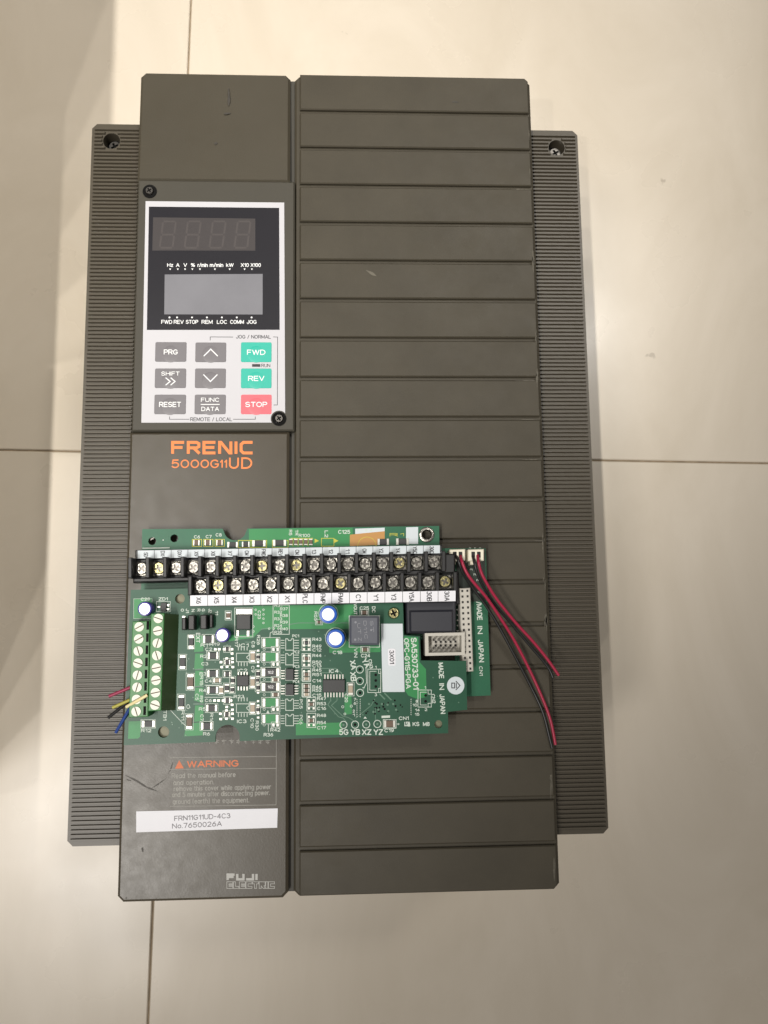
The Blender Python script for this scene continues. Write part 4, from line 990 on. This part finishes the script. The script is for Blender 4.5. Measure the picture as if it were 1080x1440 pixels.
# --- green screw terminal strip
TH1, TH2 = HC + .0085, HC + .0105
gt = MB()
gt.prism(pquad([(186.2, 874), (211, 873), (208.2, 1008), (180.8, 1009.2)], TH1), Z(HC), Z(TH1), .0003)
gt.prism(pquad([(212.2, 863), (231, 862.4), (226.6, 999.5), (208, 1000.3)], TH2), Z(HC), Z(TH2), .0003)
gto = gt.build('terminal_strip', M_tgreen, card)
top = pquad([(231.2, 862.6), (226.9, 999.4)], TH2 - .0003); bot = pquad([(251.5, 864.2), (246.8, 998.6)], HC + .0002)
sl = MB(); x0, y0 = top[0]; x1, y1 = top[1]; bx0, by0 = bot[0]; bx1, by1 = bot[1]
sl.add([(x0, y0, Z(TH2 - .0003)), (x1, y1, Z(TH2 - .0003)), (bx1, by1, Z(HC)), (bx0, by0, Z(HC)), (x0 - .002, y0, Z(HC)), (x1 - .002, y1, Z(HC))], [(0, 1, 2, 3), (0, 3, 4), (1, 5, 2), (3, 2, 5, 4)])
sl.build('flank', M_tgreen_shade, gto)
for i in range(1, 8):
    a = lerp((231.2, 862.6), (226.9, 999.4), i / 8)
    if i in (3, 5): 
        p = at(a[0] + 10, a[1] + 4, HC + .005); 
slotm = []
for i in range(8):
    for (p0, p1, hh, rad) in (((196, 881.5), (191.7, 1000.4), TH1, .00190), ((222.8, 869.7), (218.2, 991.3), TH2, .00190)):
        x, y = lerp(p0, p1, i / 7); o = at(x, y, hh)
        mb = MB().cyl(0, 0, rad, 0, .0004, .00012, 22); me = None
        key = 'tsc'
        if key not in _smd:
            b = .00022
            sm = plate_mesh('strip_screw', circ((0, 0), rad, 24), [[(-rad * .96, -b), (rad * .96, -b), (rad * .96, b), (-rad * .96, b)]], 0, .0005, M_tscrew, (0, 0, 0))
            bm = bmesh.new(); bm.from_mesh(sm); kf = len(bm.faces); bm.from_mesh(MB().cyl(0, 0, rad * .98, 0, .00012, n=20).mesh('t', M_brown)); bm.faces.ensure_lookup_table()
            for f in bm.faces[kf:]: f.material_index = 1
            bm.to_mesh(sm); bm.free(); sm.materials.append(M_brown); _smd[key] = sm
        put('strip_screw', _smd[key], gto, (o.x, o.y, Z(hh - .0001)), rz=random.choice((.2, .5, .9, 1.3, 1.9, 2.4, 2.8)))
    x, y = lerp((207.9, 879.5), (203.4, 999.4), i / 7); o = at(x, y, TH1)
    MB().box(o.x, o.y, .00105, .0035, Z(TH1 - .0008), Z(TH1 + .00006)).build('slot', M_hole, gto)
for m_, p0, p1, h0, h1 in ((M_maroonw, (190, 964), (153.5, 979), .0215, .020), (M_yellw, (190, 981), (158.5, 995), .0215, .020), (M_blackw, (186, 982), (152.5, 1009), .0212, .017), (M_bluew, (186, 990), (163, 1030), .0212, .016)):
    q = [at(*lerp(p0, p1, t), h0 + (h1 - h0) * t) for t in (0, .33, .66, 1)]
    MB().tube(spline(q, 3), .00068, 10, 0, 1).build('wire', [m_, M_copper], gto, smooth=50)
q = [at(*lerp((207.5, 977.3), (178, 994), t), TH1 + .0012 - .0025 * t * t) for t in (0, .33, .66, 1)]
MB().tube(spline(q, 3), .00068, 10, 0, 1).build('wire', [M_creamw, M_copper], gto, smooth=50)

# --- electrolytic capacitors
def can(x, y, r, top, hgt, m_):
    o = at(x, y, HC + hgt); k_ = (at(x + 5, y, HC + hgt) - at(x - 5, y, HC + hgt)).length / 10; R = r * k_; T = top * k_
    c = MB().lathe([(R * .97, Z(HC + .0004)), (R, Z(HC + .001)), (R, Z(HC + hgt - .0006)), (R * .95, Z(HC + hgt - .0001)), (T, Z(HC + hgt))], 28, 0, o.x, o.y).build('capacitor', m_, card, smooth=45)
    MB().lathe([(T, Z(HC + hgt - .0002)), (T * .97, Z(HC + hgt + .00008)), (T * .6, Z(HC + hgt + .00012))], 28, 0, o.x, o.y).build('can_top', M_captop, c, smooth=60)
can(203.3, 856, 10.2, 8, .0062, M_purple); can(312.6, 893.2, 10.2, 8, .0062, M_purple)
can(461.5, 864, 12.6, 9.0, .0105, M_blue); can(471.8, 898, 13.2, 9.6, .0105, M_blue)

# --- chips
def chip(x0, y0, x1, y1, hgt, m_, name, parent=None, b=.00015):
    return MB().prism(pquad([(x0, y0), (x1, y0), (x1, y1), (x0, y1)], HC + hgt), Z(HC + .0001), Z(HC + hgt), b).build(name, m_, parent or card)
def pins(o_, pts, wp, lp):
    for x, y in pts:
        a, b = psize(x, y, wp, lp, HC); o = at(x, y, HC); MB().box(o.x, o.y, a, b, Z(HC), Z(HC + .0005), .0001).build('pin', M_solder, o_)
c = chip(454, 956, 485, 973.4, .0016, M_chip, 'integrated_circuit')
pins(c, [(457 + 4.2 * i, 951.6) for i in range(7)], 1.9, 7); pins(c, [(457 + 4.2 * i, 977) for i in range(7)], 1.9, 7)
c = chip(333, 950.2, 349.4, 964.6, .0015, M_chip, 'integrated_circuit')
pins(c, [(335.3 + 4.1 * i, 947) for i in range(4)], 2, 5); pins(c, [(335.3 + 4.1 * i, 968) for i in range(4)], 2.1, 6)
for y in (948.6, 970):
    c = chip(401.8, y - 8, 412.8, y + 7.8, .002, M_chip, 'optocoupler')
    pins(c, [(398, y - 5.6 + 3.7 * j) for j in range(4)], 5.5, 1.7); pins(c, [(416.5, y - 5.6 + 3.7 * j) for j in range(4)], 5.5, 1.7)
c = chip(491.6, 866.2, 533, 907, .0085, M_ferrite, 'converter_module', b=.0008)
k = Ink(HC + .00856)
for t, x, y, l in (('UT', 505, 884, 15), ('D11C', 514, 886, 26), ('ST', 523, 881, 16)): k.text(t, x, y, l, 4.6, -86)
k.disc(500, 875, 1.6); k.disc(499.5, 899.5, 1.6); k.disc(522, 886, 1.4); k.text('N', 506, 899, 5, 4.5)
k.build('lettering', mat('grey_module_print', lin(128, 130, 136), .6), c)
# power transistor
c = chip(332.2, 864, 352.4, 885.4, .0022, M_chip, 'power_transistor', b=.0003)
chip(331.6, 856, 355, 864.6, .0007, M_solder, 'tab', c)
pins(c, [(334.4, 890.3), (349, 890.7)], 4, 8.5)
# SOT and jumpers
c = chip(226, 847.5, 234, 859.5, .0011, M_black, 'diode'); pins(c, [(236.5, 850.5), (236.5, 856.5), (223.6, 853.5)], 4.5, 2.4)
jumpers = [(255.5, 869, 261.5, 886, .003), (264.5, 865, 273.5, 886, .0055), (281.5, 864.5, 290.5, 885, .0055), (294.5, 864, 299, 883, .0035)]
for x0, y0, x1, y1, hg in jumpers: chip(x0, y0, x1, y1, hg, M_black, 'jumper', b=.0004)
# chip resistors and capacitors, one by one
V, Hn = True, False
fr_ink = Ink(HC + .00009)
for x, y, l, w_, v, m_, nm in (
    (321, 865.5, 10, 6, V, M_brown, 'capacitor'), (268.6, 902.6, 17, 7, V, M_chip, 'resistor'), (293, 899, 15, 11, Hn, M_chip, 'resistor'),
    (256.6, 931, 19, 8, V, M_chip, 'resistor'), (299.5, 922, 15, 9.5, Hn, M_chip, 'resistor'), (299, 947.3, 15, 9.5, Hn, M_chip, 'resistor'),
    (267.6, 958.8, 21, 9, V, M_brown, 'resistor'), (299, 970.5, 15, 9.5, Hn, M_chip, 'resistor'), (254.8, 987.5, 20, 8, V, M_chip, 'resistor'),
    (297.5, 995.8, 15, 9.5, Hn, M_chip, 'resistor'), (266, 1015, 20, 8.5, V, M_brown, 'resistor'), (290.7, 1021, 16, 10, Hn, M_chip, 'resistor'),
    (208.4, 1018, 18, 9, Hn, M_chip, 'resistor'), (305, 956.8, 10, 6, Hn, M_tan, 'capacitor'), (311, 970.5, 11, 6, V, M_tan, 'capacitor'),
    (319.5, 948, 9, 7, Hn, M_chip, 'resistor'), (327, 957, 9, 5.5, V, M_chip, 'resistor'), (319, 967.5, 11, 6.5, V, M_chip, 'resistor'), (326.5, 970, 8, 5.5, V, M_chip, 'resistor'),
    (319.5, 913, 7, 6, Hn, M_black, 'transistor'), (319.5, 931, 8, 7, Hn, M_black, 'transistor'), (319.5, 985, 8, 8, Hn, M_black, 'transistor'), (319, 1004.5, 8, 7, Hn, M_black, 'transistor'),
    (355.3, 923.5, 15, 6.5, V, M_tan, 'capacitor'), (355.2, 959.7, 15, 6.5, V, M_tan, 'capacitor'), (355.2, 996, 15, 6.5, V, M_tan, 'capacitor'),
    (362.8, 947.5, 9, 5, V, M_chip, 'resistor'), (362.8, 967, 9, 5, V, M_chip, 'resistor'), (362.6, 924, 7, 5, V, M_chip, 'resistor'), (362.4, 998, 7, 5, V, M_chip, 'resistor'), (362, 956.5, 7, 4.5, V, M_chip, 'resistor'),
    (380.6, 945.5, 25, 11.5, Hn, M_chip, 'power_resistor'), (380.6, 966, 25, 11.5, Hn, M_chip, 'power_resistor'),
    (387.5, 955.8, 9.5, 5.5, Hn, M_brown, 'resistor'), (387.5, 977, 9.5, 5.5, Hn, M_brown, 'resistor'),
    (431, 904, 8, 4.6, Hn, M_chip, 'resistor'), (431, 926, 8, 4.6, Hn, M_brown, 'resistor'), (431, 948.5, 8.5, 5, Hn, M_brown, 'resistor'), (431, 954.5, 8.5, 4.6, Hn, M_tan, 'capacitor'),
    (431, 965, 8.5, 5, Hn, M_brown, 'resistor'), (431, 970.8, 8.5, 4.6, Hn, M_brown, 'resistor'), (431, 976.6, 8.5, 4.6, Hn, M_tan, 'capacitor'), (437.6, 990.5, 8, 4.6, Hn, M_brown, 'resistor'), (437.6, 1013.5, 8, 4.8, Hn, M_brown, 'resistor'),
    (493, 969.2, 16, 7, V, M_tan, 'capacitor'), (512.3, 861.4, 9.5, 6, Hn, M_brown, 'capacitor'), (513.5, 913.6, 10, 6, Hn, M_brown, 'capacitor'), (548, 1018, 15.5, 9.5, Hn, M_brown, 'capacitor'), (448.5, 875, 7, 4.5, Hn, M_brown, 'resistor')):
    smd(card, x, y, l, w_, HC, v, m_, None, nm, hgt=.0011 if nm == 'capacitor' else .0008)
    fr_ink.rect(*((x - w_ / 2 - 1.4, y - l / 2 - 1.4, x + w_ / 2 + 1.4, y + l / 2 + 1.4) if v else (x - l / 2 - 1.4, y - w_ / 2 - 1.4, x + l / 2 + 1.4, y + w_ / 2 + 1.4)), .65)
k = Ink(HC + .00086)
k.text('102', 380.6, 945.5, 8, 4); k.build('lettering', M_white_ink, card)
k = Ink(HC + .00086); k.text('102', 380.6, 966, 8, 4); k.build('lettering', M_white_ink, card)
fr_ink.build('silkscreen', M_silk, card)
# brass fixing screw
o = at(553.6, 862.2, HC + .001)
bs = phillips(.0024, M_metal_y, M_hole, .0016, 'brass_screw', .4)
put('brass_screw', bs, card, (o.x, o.y, Z(HC)))
